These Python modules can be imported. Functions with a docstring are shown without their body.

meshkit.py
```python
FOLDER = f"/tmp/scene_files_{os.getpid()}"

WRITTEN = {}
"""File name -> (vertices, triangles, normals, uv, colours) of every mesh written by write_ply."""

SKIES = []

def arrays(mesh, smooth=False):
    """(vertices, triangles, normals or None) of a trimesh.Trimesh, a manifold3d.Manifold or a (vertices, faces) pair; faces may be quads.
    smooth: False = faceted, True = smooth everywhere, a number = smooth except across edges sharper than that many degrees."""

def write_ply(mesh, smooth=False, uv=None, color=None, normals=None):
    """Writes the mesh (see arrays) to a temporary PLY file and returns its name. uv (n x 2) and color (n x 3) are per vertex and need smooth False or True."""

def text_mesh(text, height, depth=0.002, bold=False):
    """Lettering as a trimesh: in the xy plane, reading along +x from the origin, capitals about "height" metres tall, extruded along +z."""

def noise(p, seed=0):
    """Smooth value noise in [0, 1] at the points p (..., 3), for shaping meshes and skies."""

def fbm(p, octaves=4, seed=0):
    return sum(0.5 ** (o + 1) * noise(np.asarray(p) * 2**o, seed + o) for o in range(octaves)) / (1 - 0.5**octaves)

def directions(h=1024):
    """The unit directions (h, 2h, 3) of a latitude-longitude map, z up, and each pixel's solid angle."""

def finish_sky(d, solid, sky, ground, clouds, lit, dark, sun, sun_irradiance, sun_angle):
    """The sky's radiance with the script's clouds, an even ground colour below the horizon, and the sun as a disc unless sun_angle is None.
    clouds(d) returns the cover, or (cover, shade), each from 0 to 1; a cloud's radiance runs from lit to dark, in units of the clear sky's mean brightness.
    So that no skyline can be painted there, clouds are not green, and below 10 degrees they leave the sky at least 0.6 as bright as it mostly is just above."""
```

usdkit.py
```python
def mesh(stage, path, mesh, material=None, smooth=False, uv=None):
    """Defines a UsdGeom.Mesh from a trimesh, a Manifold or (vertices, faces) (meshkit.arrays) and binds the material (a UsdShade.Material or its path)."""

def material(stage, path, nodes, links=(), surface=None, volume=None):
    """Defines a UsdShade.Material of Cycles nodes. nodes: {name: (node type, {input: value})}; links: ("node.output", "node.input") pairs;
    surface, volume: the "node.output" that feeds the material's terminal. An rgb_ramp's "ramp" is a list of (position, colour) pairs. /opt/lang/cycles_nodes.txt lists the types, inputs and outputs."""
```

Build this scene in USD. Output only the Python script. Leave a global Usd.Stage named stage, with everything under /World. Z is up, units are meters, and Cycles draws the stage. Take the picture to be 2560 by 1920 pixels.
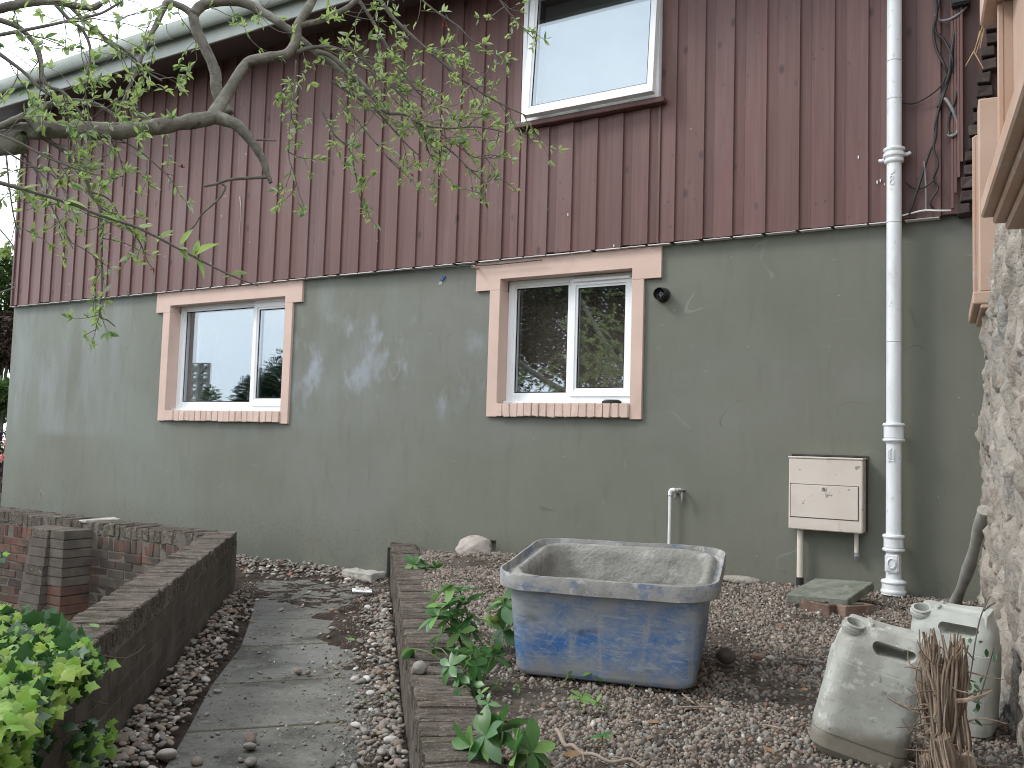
import math, re
import numpy as np, trimesh, manifold3d as m3
import usdkit, meshkit
from pxr import Usd, UsdGeom, UsdLux, UsdShade, Gf, Sdf, Vt

stage = Usd.Stage.CreateInMemory()
UsdGeom.SetStageUpAxis(stage, "Z"); UsdGeom.SetStageMetersPerUnit(stage, 1.0)
UsdGeom.Xform.Define(stage, "/World"); UsdGeom.Scope.Define(stage, "/World/Looks")
rng = np.random.default_rng(7)

# ------------------------------------------------------------------ camera
EYE = np.array([0.0, 0.0, 1.30])
PITCH, ROLL, YAW = np.radians([3.854, 1.734, -31.43])
FPX = 2230.0
EXPOSURE = 0.86
_f = np.array([math.sin(YAW), math.cos(YAW), 0]); _r = np.array([math.cos(YAW), -math.sin(YAW), 0]); _z = np.array([0, 0, 1.0])
FW = math.cos(PITCH) * _f + math.sin(PITCH) * _z
_u = math.cos(PITCH) * _z - math.sin(PITCH) * _f
RT = math.cos(ROLL) * _r + math.sin(ROLL) * _u
UP = math.cos(ROLL) * _u - math.sin(ROLL) * _r
cam = UsdGeom.Camera.Define(stage, "/World/camera")
M = Gf.Matrix4d(*RT, 0, *UP, 0, *(-FW), 0, *EYE, 1)
cam.AddTransformOp().Set(M)
cam.CreateFocalLengthAttr(36.0 * FPX / 2560); cam.CreateHorizontalApertureAttr(36.0); cam.CreateVerticalApertureAttr(27.0)
cam.CreateExposureAttr(EXPOSURE); cam.CreateClippingRangeAttr(Gf.Vec2f(0.02, 2000))

# ------------------------------------------------------------------ light: bright overcast sky, very soft sun from the front left
SUN_TO = np.array([-0.62, -0.42, 0.66]); SUN_TO /= np.linalg.norm(SUN_TO)
ELEV, AZ = math.asin(SUN_TO[2]), math.atan2(SUN_TO[0], SUN_TO[1])
SKY_STRENGTH, CLOUD = 0.10, 13.0
dome = UsdLux.DomeLight.Define(stage, "/World/sky")
skymat = usdkit.material(stage, "/World/Looks/overcast_sky", {
    "sky": ("sky_texture", {"sky_type": "single_scattering", "sun_disc": False, "sun_elevation": ELEV, "sun_rotation": AZ}),
    "tc": ("texture_coordinate", {}),
    "map": ("mapping", {"scale": (1.0, 1.0, 2.2)}),
    "n": ("noise_texture", {"scale": 2.2, "detail": 5.0, "roughness": 0.55}),
    "cl": ("rgb_ramp", {"ramp": [(0.25, (0.80 * CLOUD, 0.90 * CLOUD, 1.04 * CLOUD)), (0.7, (1.12 * CLOUD, 1.16 * CLOUD, 1.20 * CLOUD))]}),
    "mr": ("map_range", {"from_min": 0.2, "from_max": 0.6, "to_min": 0.82, "to_max": 0.97, "clamp": True}),
    "mix": ("mix_color", {"use_clamp": False}),
    "bg": ("background_shader", {"strength": SKY_STRENGTH}),
}, [("tc.generated", "map.vector"), ("map.vector", "n.vector"), ("n.fac", "cl.fac"), ("n.fac", "mr.value"), ("mr.result", "mix.fac"),
    ("sky.color", "mix.a"), ("cl.color", "mix.b"), ("mix.result", "bg.color")], surface="bg.background")
UsdShade.MaterialBindingAPI.Apply(dome.GetPrim()).Bind(skymat)
dome.GetPrim().SetCustomDataByKey("kind", "structure")
sun = UsdLux.DistantLight.Define(stage, "/World/sun")
sun.CreateIntensityAttr(0.3); sun.CreateAngleAttr(14.0); sun.CreateNormalizeAttr(True); sun.CreateColorAttr(Gf.Vec3f(1.0, 0.96, 0.90))
zax = SUN_TO; xax = np.cross([0, 0, 1.0], zax); xax /= np.linalg.norm(xax); yax = np.cross(zax, xax)
sun.AddTransformOp().Set(Gf.Matrix4d(*xax, 0, *yax, 0, *zax, 0, 0, 0, 20, 1))

# ------------------------------------------------------------------ pixel helpers (photo pixels -> points on real surfaces)
def ray(px, py): return FW + RT * (px - 1280) / FPX + UP * (960 - py) / FPX
def atY(px, py, y): d = ray(px, py); return EYE + d * y / d[1]
def atZ(px, py, z): d = ray(px, py); return EYE + d * (z - EYE[2]) / d[2]
def atD(px, py, dep): return EYE + ray(px, py) * dep

# ------------------------------------------------------------------ naming and tagging
_names = {}
def numbered(parent, name):
    k = (parent, name); n = _names.get(k, 0); _names[k] = n + 1
    return name if n == 0 else f"{name}_{n:03d}"
def P(p): return str(p.GetPath()) if hasattr(p, "GetPath") else p
def tag(prim, label=None, cat=None, group=None, kind=None):
    p = prim.GetPrim() if hasattr(prim, "GetPrim") else prim
    for k, v in (("label", label), ("category", cat), ("group", group), ("kind", kind)):
        if v: p.SetCustomDataByKey(k, v)
    return prim
def thing(name, label=None, cat=None, loc=(0, 0, 0), group=None, kind=None, rot=None):
    x = UsdGeom.Xform.Define(stage, f"/World/{numbered('/World', name)}")
    if any(np.abs(loc) > 0): x.AddTranslateOp().Set(Gf.Vec3d(*map(float, loc)))
    if rot is not None: x.AddTransformOp().Set(rot)
    x._loc = np.array(loc, float)
    return tag(x, label, cat, group, kind)
LOC = {}
def obj(name, mesh, mat, parent="/World", smooth=False, **kw):
    """one Mesh prim; vertices in world space are shifted by the parent's base point"""
    v, f = (np.asarray(mesh.vertices), np.asarray(mesh.faces)) if hasattr(mesh, "vertices") else meshkit.arrays(mesh)[:2]
    pp = P(parent); off = LOC.get(pp, np.zeros(3))
    path = f"{pp}/{numbered(pp, name)}"
    m = usdkit.mesh(stage, path, trimesh.Trimesh(v - off, f, process=False), MAT[mat] if isinstance(mat, str) else mat, smooth=smooth)
    LOC[path] = off
    return tag(m, **kw) if kw else m
def base(name, label, cat, loc, **kw):
    x = thing(name, label, cat, loc, **kw); LOC[str(x.GetPath())] = np.array(loc, float); return x

# ------------------------------------------------------------------ mesh helpers
def T(v, f): return trimesh.Trimesh(np.asarray(v, float), np.asarray(f, int), process=False)
def cat(ms): return trimesh.util.concatenate([trimesh.Trimesh(m.vertices, m.faces, process=False) for m in ms])
def bx(x0, x1, y0, y1, z0, z1, ch=0.0):
    if ch <= 0:
        m = trimesh.creation.box([x1 - x0, y1 - y0, z1 - z0]); m.apply_translation([(x0 + x1) / 2, (y0 + y1) / 2, (z0 + z1) / 2]); return m
    m = chbox(x1 - x0, y1 - y0, z1 - z0, ch); m.apply_translation([(x0 + x1) / 2, (y0 + y1) / 2, (z0 + z1) / 2]); return m
_CB = None
def chbox(l, w, h, ch, jit=0.0, r=None):
    """box with chamfered edges (44 triangles), optionally with uneven corners"""
    global _CB
    if _CB is None:
        idx, vs = {}, []
        for sx in (-1, 1):
            for sy in (-1, 1):
                for sz in (-1, 1):
                    for a in range(3):
                        idx[(sx, sy, sz, a)] = len(vs); vs.append((sx, sy, sz, a))
        F = []
        for a in range(3):
            b, c = (a + 1) % 3, (a + 2) % 3
            for s in (-1, 1):
                def k(p, q, ax=a):
                    t = [0, 0, 0]; t[a] = s; t[b] = p; t[c] = q; return idx[(*t, ax)]
                q = [k(-1, -1), k(1, -1), k(1, 1), k(-1, 1)]
                F += [[q[0], q[1], q[2]], [q[0], q[2], q[3]]]
            for p in (-1, 1):
                for q in (-1, 1):
                    def e(s, ax):
                        t = [0, 0, 0]; t[a] = s; t[b] = p; t[c] = q; return idx[(*t, ax)]
                    F += [[e(-1, b), e(1, b), e(1, c)], [e(-1, b), e(1, c), e(-1, c)]]
        for sx in (-1, 1):
            for sy in (-1, 1):
                for sz in (-1, 1): F.append([idx[(sx, sy, sz, a)] for a in range(3)])
        V = np.array(vs); F = np.array(F)
        pts = V[:, :3] * np.array([1.0, 1, 1]) * 0.5
        for i, (sx, sy, sz, a) in enumerate(vs):
            for ax in range(3):
                if ax != a: pts[i, ax] -= 0.05 * V[i, ax]
        for i, t in enumerate(F):   # outward winding
            n = np.cross(pts[t[1]] - pts[t[0]], pts[t[2]] - pts[t[0]])
            if n @ pts[t].mean(0) < 0: F[i] = t[::-1]
        _CB = (V, F)
    V, F = _CB
    half = np.array([l, w, h]) / 2
    p = V[:, :3] * half
    for ax in range(3): p[:, ax] -= np.where(V[:, 3] != ax, ch * V[:, ax], 0)
    if jit and r is not None:
        j = r.normal(0, jit, (2, 2, 2, 3))
        ci = (V[:, :3] + 1) // 2
        p = p + j[ci[:, 0], ci[:, 1], ci[:, 2]] + r.normal(0, jit * .35, p.shape)
    return T(p, F)
def frame(d, up=(0, 0, 1)):
    d = np.asarray(d, float); d = d / np.linalg.norm(d)
    up = np.asarray(up, float)
    if abs(d @ up) > .98 * np.linalg.norm(up): up = np.array([1.0, 0, 0])
    s = np.cross(up, d); s /= np.linalg.norm(s); return d, s, np.cross(d, s)
def tube(pts, rad, sides=8, cap=True):
    p = np.asarray(pts, float); n = len(p); rad = np.broadcast_to(rad, (n,))
    t = np.gradient(p, axis=0); t /= np.linalg.norm(t, axis=1, keepdims=True) + 1e-9
    a = np.zeros_like(p); ref = np.array([0, 0, 1.0]) if abs(t[0, 2]) < .9 else np.array([1.0, 0, 0])
    for i in range(n):
        ref = ref - t[i] * (ref @ t[i]); ref /= np.linalg.norm(ref) + 1e-9; a[i] = ref
    b = np.cross(t, a); ang = np.arange(sides) * 2 * np.pi / sides
    v = (p[:, None] + rad[:, None, None] * (np.cos(ang)[None, :, None] * a[:, None] + np.sin(ang)[None, :, None] * b[:, None])).reshape(-1, 3)
    f = []
    for i in range(n - 1):
        for j in range(sides):
            q = [i * sides + j, i * sides + (j + 1) % sides, (i + 1) * sides + (j + 1) % sides, (i + 1) * sides + j]
            f += [[q[0], q[1], q[2]], [q[0], q[2], q[3]]]
    if cap:
        v = np.vstack([v, p[0], p[-1]]); k = n * sides
        for j in range(sides):
            f += [[k, (j + 1) % sides, j], [k + 1, (n - 1) * sides + j, (n - 1) * sides + (j + 1) % sides]]
    return T(v, f)
def smoothpath(pts, n=6):
    p = np.asarray(pts, float)
    if len(p) < 3: return np.linspace(p[0], p[-1], n + 1)
    q = np.vstack([2 * p[0] - p[1], p, 2 * p[-1] - p[-2]]); out = []
    for i in range(1, len(q) - 2):
        for t in np.linspace(0, 1, n, endpoint=False):
            a, b, c, d = q[i - 1:i + 3]
            out.append(.5 * (2 * b + (c - a) * t + (2 * a - 5 * b + 4 * c - d) * t * t + (3 * b - a - 3 * c + d) * t ** 3))
    return np.array(out + [p[-1]])
def lathe(profile, n=28, centre=(0, 0, 0)):
    m = trimesh.creation.revolve(np.array(profile, float), sections=n); m.apply_translation(centre); return m
def loft(rings, closed=False):
    k = len(rings[0]); v = np.vstack(rings); f = []
    for i in range(len(rings) - 1):
        for j in range(k):
            q = [i * k + j, i * k + (j + 1) % k, (i + 1) * k + (j + 1) % k, (i + 1) * k + j]
            f += [[q[0], q[1], q[2]], [q[0], q[2], q[3]]]
    return T(v, f)
def rrect(w, l, r, n=8):
    out = []
    for k, (sx, sy) in enumerate([(1, 1), (-1, 1), (-1, -1), (1, -1)]):
        for t in np.linspace(0, np.pi / 2, n): out.append((sx * (w / 2 - r) + r * np.cos(t + k * np.pi / 2), sy * (l / 2 - r) + r * np.sin(t + k * np.pi / 2)))
    o = np.array(out + [out[0]]); d = []
    for i in range(len(o) - 1):
        m = max(1, int(round(np.linalg.norm(o[i + 1] - o[i]) / .06))); d += [o[i] + (o[i + 1] - o[i]) * t for t in np.linspace(0, 1, m, endpoint=False)]
    return np.array(d)
def grid(fx, nu, nv):
    u, v = np.meshgrid(np.linspace(0, 1, nu), np.linspace(0, 1, nv), indexing="ij")
    p = fx(u, v).reshape(-1, 3); i, j = np.meshgrid(np.arange(nu - 1), np.arange(nv - 1), indexing="ij")
    q = np.stack([i * nv + j, (i + 1) * nv + j, (i + 1) * nv + j + 1, i * nv + j + 1], -1).reshape(-1, 4)
    return T(p, np.vstack([q[:, [0, 1, 2]], q[:, [0, 2, 3]]]))
def rock(r, lx, ly, lz, sub=2, rough=.25, flat=1.0):
    m = trimesh.creation.icosphere(subdivisions=sub); v = np.array(m.vertices); s = r.integers(1 << 20)
    n = meshkit.fbm(v * 1.6 + 17, 3, int(s)) - .5
    v = v * (1 + rough * 2 * n[:, None]); v *= np.array([lx, ly, lz]) / 2
    return T(v, m.faces)
def rotz(m, a, loc=(0, 0, 0)):
    c, s = math.cos(a), math.sin(a); v = np.array(m.vertices)
    return T(np.stack([v[:, 0] * c - v[:, 1] * s, v[:, 0] * s + v[:, 1] * c, v[:, 2]], 1) + np.array(loc), m.faces)
def rotmat(a):  # random rotation about axes
    return trimesh.transformations.euler_matrix(*a)[:3, :3]
def mani(m): return m3.Manifold(m3.Mesh(np.asarray(m.vertices, np.float32), np.asarray(m.faces, np.uint32)))
def mbox(x0, x1, y0, y1, z0, z1): return m3.Manifold.cube([x1 - x0, y1 - y0, z1 - z0]).translate([x0, y0, z0])
def unman(m): a = meshkit.arrays(m); return T(a[0], a[1])

# ------------------------------------------------------------------ materials
MAT = {}
def mat(name, ramp, scale=6.0, stretch=(1, 1, 1), detail=5, rough=.8, spec=.3, bump=0.0, bscale=80.0, bdist=.004, bstretch=(1, 1, 1), rnd=0.0, hue=0.0, layers=(), transl=None, coat=0, rrough=None, objc=False, sub=None, contrast=(.3, .7)):
    """ramp: colours over a noise; layers: dicts (scale, stretch, lo, hi, col, fac, gates, vor) laid over it; rnd: brightness spread from object to object"""
    nd = {"geo": ("geometry", {}), "tc": ("texture_coordinate", {}), "m0": ("mapping", {"scale": stretch}), "n0": ("noise_texture", {"scale": scale, "detail": float(detail), "roughness": .6}),
          "p": ("principled_bsdf", {"roughness": rough, "specular_ior_level": spec, "coat_weight": float(coat)})}
    src = "tc.object" if objc else "geo.position"
    ln = [(src, "m0.vector"), ("m0.vector", "n0.vector")]
    lo, hi = contrast
    if len(ramp) == 1: ramp = [ramp[0], ramp[0]]
    st = ramp if np.ndim(ramp[0][-1]) else [(lo + (hi - lo) * i / (len(ramp) - 1), c) for i, c in enumerate(ramp)]
    nd["r0"] = ("rgb_ramp", {"ramp": st}); ln.append(("n0.fac", "r0.fac")); out = "r0.color"
    need = any(l.get("gates") for l in layers)
    if need: nd["xyz"] = ("separate_xyz", {}); ln.append(("geo.position", "xyz.vector"))
    for i, l in enumerate(layers):
        a = f"l{i}"
        nd[a + "m"] = ("mapping", {"scale": l.get("stretch", (1, 1, 1)), "location": l.get("loc", (3.7 * i, 1.3 * i, .7 * i))} if "rotz" not in l and "rot" not in l else {"mapping_type": "texture", "rotation": l.get("rot", (0, 0, l.get("rotz", 0))), "scale": tuple(1 / q for q in l["stretch"])}); ln.append((src, a + "m.vector"))
        if l.get("vor"): nd[a + "n"] = ("voronoi_texture", {"scale": l["scale"], "feature": l["vor"]}); o = a + "n.distance"
        else: nd[a + "n"] = ("noise_texture", {"scale": l["scale"], "detail": float(l.get("detail", 4)), "roughness": l.get("rgh", .6), "distortion": float(l.get("dist", 0))}); o = a + "n.fac"
        ln.append((a + "m.vector", a + "n.vector"))
        if "line" in l:   # thin contour lines of the noise
            nd[a + "s"] = ("math", {"math_type": "subtract", "value2": l.get("at", .5)}); nd[a + "a"] = ("math", {"math_type": "absolute"})
            ln += [(o, a + "s.value1"), (a + "s.value", a + "a.value1")]; o = a + "a.value"; l = {**l, "lo": l["line"], "hi": l["line"] * .3}
        nd[a + "r"] = ("map_range", {"range_type": "smoothstep", "from_min": l["lo"], "from_max": l["hi"], "to_min": 0.0, "to_max": l.get("fac", 1.0), "clamp": True}); ln.append((o, a + "r.value")); f = a + "r.result"
        if l["lo"] > l["hi"]: nd[a + "r"] = ("map_range", {"range_type": "smoothstep", "from_min": l["hi"], "from_max": l["lo"], "to_min": l.get("fac", 1.0), "to_max": 0.0, "clamp": True})
        if "mask" in l:   # only where a second, broader noise is high
            nd[a + "k"] = ("noise_texture", {"scale": l["mask"][0], "detail": 2.0}); nd[a + "kr"] = ("map_range", {"range_type": "smoothstep", "from_min": l["mask"][1], "from_max": l["mask"][2], "clamp": True}); nd[a + "kx"] = ("math", {"math_type": "multiply"})
            ln += [(a + "m.vector", a + "k.vector"), (a + "k.fac", a + "kr.value"), (f, a + "kx.value1"), (a + "kr.result", a + "kx.value2")]; f = a + "kx.value"
        for g, (ax, g0, g1) in enumerate(l.get("gates", ())):
            b = f"{a}g{g}"
            lo_, hi_, t0, t1 = (g0, g1, 0., 1.) if g0 < g1 else (g1, g0, 1., 0.)
            nd[b] = ("map_range", {"range_type": "smoothstep", "from_min": lo_, "from_max": hi_, "to_min": t0, "to_max": t1, "clamp": True}); nd[b + "x"] = ("math", {"math_type": "multiply"})
            ln += [(f"xyz.{ax}", b + ".value"), (f, b + "x.value1"), (b + ".result", b + "x.value2")]; f = b + "x.value"
        nd[a + "c"] = ("mix_color", {"b": l["col"], "blend_type": l.get("blend", "mix")}); ln += [(f, a + "c.fac"), (out, a + "c.a")]; out = a + "c.result"
    if rnd or hue:
        nd["oi"] = ("object_info", {}); nd["rv"] = ("map_range", {"to_min": 1 - rnd, "to_max": 1 + rnd}); nd["hs"] = ("hsv", {})
        ln += [("oi.random", "rv.value"), ("rv.result", "hs.value"), (out, "hs.color")]; out = "hs.color"
        if hue:
            nd["wn"] = ("white_noise_texture", {"dimensions": "1D"}); nd["hv"] = ("map_range", {"to_min": .5 - hue, "to_max": .5 + hue}); ln += [("oi.random", "wn.w"), ("wn.value", "hv.value"), ("hv.result", "hs.hue")]
    ln.append((out, "p.base_color"))
    if bump:
        nd["mb"] = ("mapping", {"scale": bstretch}); nd["nb"] = ("noise_texture", {"scale": bscale, "detail": 5.0, "roughness": .65}); nd["b"] = ("bump", {"strength": bump, "distance": bdist})
        ln += [(src, "mb.vector"), ("mb.vector", "nb.vector"), ("nb.fac", "b.height"), ("b.normal", "p.normal")]
    surf = "p.BSDF"
    if transl:
        nd["tr"] = ("translucent_bsdf", {}); nd["mx"] = ("mix_closure", {"fac": transl}); ln += [(out, "tr.color"), ("p.BSDF", "mx.closure1"), ("tr.BSDF", "mx.closure2")]; surf = "mx.closure"
    MAT[name] = usdkit.material(stage, f"/World/Looks/{name}", nd, ln, surface=surf)
    return MAT[name]
def glass(name, f0):
    MAT[name] = usdkit.material(stage, f"/World/Looks/{name}", {
        "lw": ("layer_weight", {"blend": .5}), "pw": ("math", {"math_type": "power", "value2": 4.0}), "mr": ("map_range", {"to_min": f0, "to_max": 1.0}),
        "t": ("transparent_bsdf", {"color": (.90, .93, .93)}), "g": ("glossy_bsdf", {"color": (.86, .94, 1.0), "roughness": .0}), "mx": ("mix_closure", {})},
        [("lw.facing", "pw.value1"), ("pw.value", "mr.value"), ("mr.result", "mx.fac"), ("t.BSDF", "mx.closure1"), ("g.BSDF", "mx.closure2")], surface="mx.closure")
glass("window_glass", .20)

# house
mat("render", [(.114, .119, .092), (.130, .134, .106), (.144, .148, .119)], scale=.9, stretch=(1, 1, .8), rough=.6, spec=.35, bump=.10, bscale=14, bdist=.01, layers=[
    dict(scale=1.7, stretch=(1.1, 1, .38), lo=.46, hi=.80, col=(.24, .27, .275), fac=.65, gates=[("x", -4.4, -6.4), ("z", 1.0, 1.75)]),
    dict(scale=1.8, stretch=(1.2, 1, .26), lo=.38, hi=.72, col=(.24, .27, .27), fac=.65, detail=6, gates=[("x", -9.0, -9.25), ("z", 1.20, 1.32)], dist=.3),
    dict(scale=2.1, stretch=(1.2, 1, .75), lo=.50, hi=.68, col=(.29, .325, .37), fac=.8, gates=[("x", -4.0, -4.6), ("x", -7.0, -6.3), ("z", 1.35, 1.8), ("z", 2.65, 2.3)], loc=(2.2, 0, 4.1)),
    dict(scale=1.0, stretch=(1, 1, .5), lo=.40, hi=.7, col=(.165, .19, .16), fac=.6, gates=[("x", -5, -11)]),
    dict(scale=.9, stretch=(.6, 1, 1), lo=.45, hi=.75, col=(.165, .168, .158), fac=.5),
    dict(scale=.8, lo=0, hi=0, line=.0030, at=.47, col=(.21, .215, .19), fac=.5, dist=.6, detail=1, mask=(2.3, .56, .66)),
    dict(scale=1.1, lo=0, hi=0, line=.0025, at=.53, col=(.075, .078, .062), fac=.55, dist=.5, detail=1, mask=(2.7, .57, .66), loc=(4, 2, 9)),
    dict(scale=1.3, lo=0, hi=0, line=.0020, at=.50, col=(.20, .205, .18), fac=.45, dist=.4, detail=1, mask=(3.1, .55, .64), loc=(8, 1, 5)),
    dict(scale=9, stretch=(1, 1, .25), lo=.52, hi=.72, col=(.100, .104, .082), fac=.35, detail=6),
    dict(scale=14, lo=.62, hi=.72, col=(.155, .16, .135), fac=.35, detail=6),
    dict(scale=30, lo=.50, hi=.68, col=(.10, .092, .074), fac=.6, gates=[("z", .62, .40)]),
    dict(scale=7.0, vor="f1", lo=.04, hi=.018, col=(.4, .42, .42), fac=.55),
    dict(scale=2.5, lo=.4, hi=.6, col=(.085, .092, .078), fac=.6, gates=[("z", .42, .05)])])
mat("plinth", [(.03, .03, .028), (.06, .058, .05)], scale=20, rough=.95, bump=.5, bscale=60)
board_layers = [
    dict(scale=70.0, stretch=(1, 1, .02), lo=.5, hi=.7, col=(.15, .085, .075), fac=.4, detail=4),
    dict(scale=1.1, stretch=(2.5, 1, .4), lo=.5, hi=.72, col=(.155, .088, .08), fac=.4, detail=5),
    dict(scale=30.0, stretch=(1, 1, .03), lo=.42, hi=.68, col=(.072, .036, .036), fac=.5, detail=3),
    dict(scale=2.2, stretch=(1, 1, .35), lo=.48, hi=.72, col=(.14, .086, .086), fac=.45),
    dict(scale=5.2, vor="f1", stretch=(1, 1, .55), lo=.15, hi=.05, col=(.035, .018, .018), fac=.75),
    dict(scale=9.0, vor="f1", stretch=(1, 1, .8), loc=(9, 2, 5), lo=.13, hi=.05, col=(.05, .024, .024), fac=.6),
    dict(scale=6.5, vor="f1", stretch=(1, 1, .5), loc=(5, 7, 1), lo=.04, hi=.025, col=(.5, .48, .45), fac=.8)]
mat("board_paint", [(.104, .047, .040), (.122, .058, .050)], scale=3, stretch=(1, 1, .3), rough=.52, spec=.35, bump=.25, bscale=45, bstretch=(1, 1, .05), bdist=.0025, rnd=.09, hue=.002, layers=board_layers)
mat("back_board_paint", [(.10, .046, .039), (.117, .056, .048)], scale=3, stretch=(1, 1, .3), rough=.55, spec=.3, bump=.25, bscale=45, bstretch=(1, 1, .05), bdist=.0025, rnd=.09, hue=.002, layers=board_layers[:5])
mat("soffit_wood", [(.10, .075, .075), (.13, .10, .10)], scale=5, rough=.7, rnd=.1)
mat("dark_brick", [(.04, .03, .027), (.07, .053, .047)], scale=20, rough=.9, rnd=.3, bump=.4)
mat("pvc_white", [(.74, .76, .76), (.80, .81, .81)], scale=2, rough=.32, spec=.5, layers=[dict(scale=6, lo=.55, hi=.8, col=(.55, .55, .52), fac=.35)])
mat("pvc_grey", [(.30, .33, .30), (.39, .42, .385)], scale=4, rough=.45, layers=[dict(scale=8, stretch=(.3, 1, 1), lo=.55, hi=.75, col=(.28, .32, .27), fac=.6)])
mat("white_metal", [(.66, .66, .65), (.75, .75, .74)], scale=5, rough=.45)
mat("peach", [(.50, .365, .305), (.56, .41, .345)], scale=3, rough=.7, bump=.15, bscale=50, bdist=.002, layers=[
    dict(scale=4, lo=.55, hi=.75, col=(.45, .325, .27), fac=.5), dict(scale=16, vor="f1", lo=.03, hi=.015, col=(.2, .12, .09), fac=.5)])
mat("peach_brick", [(.50, .37, .31), (.56, .42, .355)], scale=12, rough=.75, bump=.5, bscale=60, bdist=.004, rnd=.05, layers=[dict(scale=30, lo=.62, hi=.74, col=(.62, .52, .45), fac=.6)])
mat("peach_mortar", [(.56, .45, .39), (.62, .51, .45)], scale=20, rough=.85, bump=.5)
mat("peach_old", [(.40, .28, .215), (.48, .34, .265)], scale=3, rough=.65, bump=.3, bscale=25, bdist=.004, layers=[
    dict(scale=9, lo=.60, hi=.66, col=(.42, .40, .36), fac=.7), dict(scale=2, lo=.45, hi=.7, col=(.40, .25, .17), fac=.5)])
mat("seal_black", [(.012, .012, .012)], rough=.6)
mat("room", [(.10, .09, .085), (.14, .13, .12)], scale=1.5, rough=.9)
mat("curtain_brown", [(.24, .17, .13), (.30, .22, .17)], scale=8, stretch=(3, 1, .1), rough=.9)
mat("room_grey", [(.20, .20, .19), (.24, .24, .23)], scale=3, rough=.8)
mat("roof_tile", [(.10, .06, .05), (.16, .10, .08)], scale=6, rough=.9)
mat("cast_iron_white", [(.60, .625, .635), (.68, .70, .71)], scale=6, rough=.4, spec=.5, bump=.35, bscale=30, bdist=.003, layers=[
    dict(scale=9, stretch=(1, 1, .25), lo=.52, hi=.72, col=(.46, .47, .46), fac=.6, detail=7), dict(scale=12, lo=.45, hi=.65, col=(.38, .36, .31), fac=.55, gates=[("z", .62, .40)]), dict(scale=22, lo=.64, hi=.70, col=(.30, .27, .23), fac=.5), dict(scale=25, vor="f1", lo=.04, hi=.02, col=(.25, .2, .17), fac=.7)])
mat("cabinet", [(.52, .46, .40), (.57, .51, .45)], scale=3, rough=.5, spec=.4, layers=[
    dict(scale=11, stretch=(1, 1, .3), lo=.60, hi=.70, col=(.36, .32, .27), fac=.6, detail=7), dict(scale=16, lo=.66, hi=.70, col=(.12, .11, .10), fac=.7, detail=3), dict(scale=6, lo=.40, hi=.65, col=(.38, .34, .29), fac=.5, gates=[("z", .84, .77)]), dict(scale=5, lo=.5, hi=.75, col=(.46, .41, .36), fac=.5),
    dict(scale=17, vor="f1", lo=.04, hi=.02, col=(.15, .13, .12), fac=.8)])
mat("conduit", [(.52, .47, .41), (.6, .55, .48)], scale=9, rough=.5)
mat("cable_black", [(.018, .018, .018), (.03, .028, .028)], scale=20, rough=.5)
mat("cable_grey", [(.16, .16, .16), (.24, .24, .24)], scale=20, rough=.6)
mat("cable_white", [(.6, .6, .58), (.7, .7, .68)], scale=12, rough=.5)
mat("tap_metal", [(.10, .10, .10), (.2, .2, .2)], scale=40, rough=.5, spec=.6, bump=.4)
mat("blue_scrap", [(.02, .07, .28), (.03, .1, .35)], scale=30, rough=.6)
mat("straw", [(.32, .22, .12), (.42, .30, .17)], scale=20, rough=.9)
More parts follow.
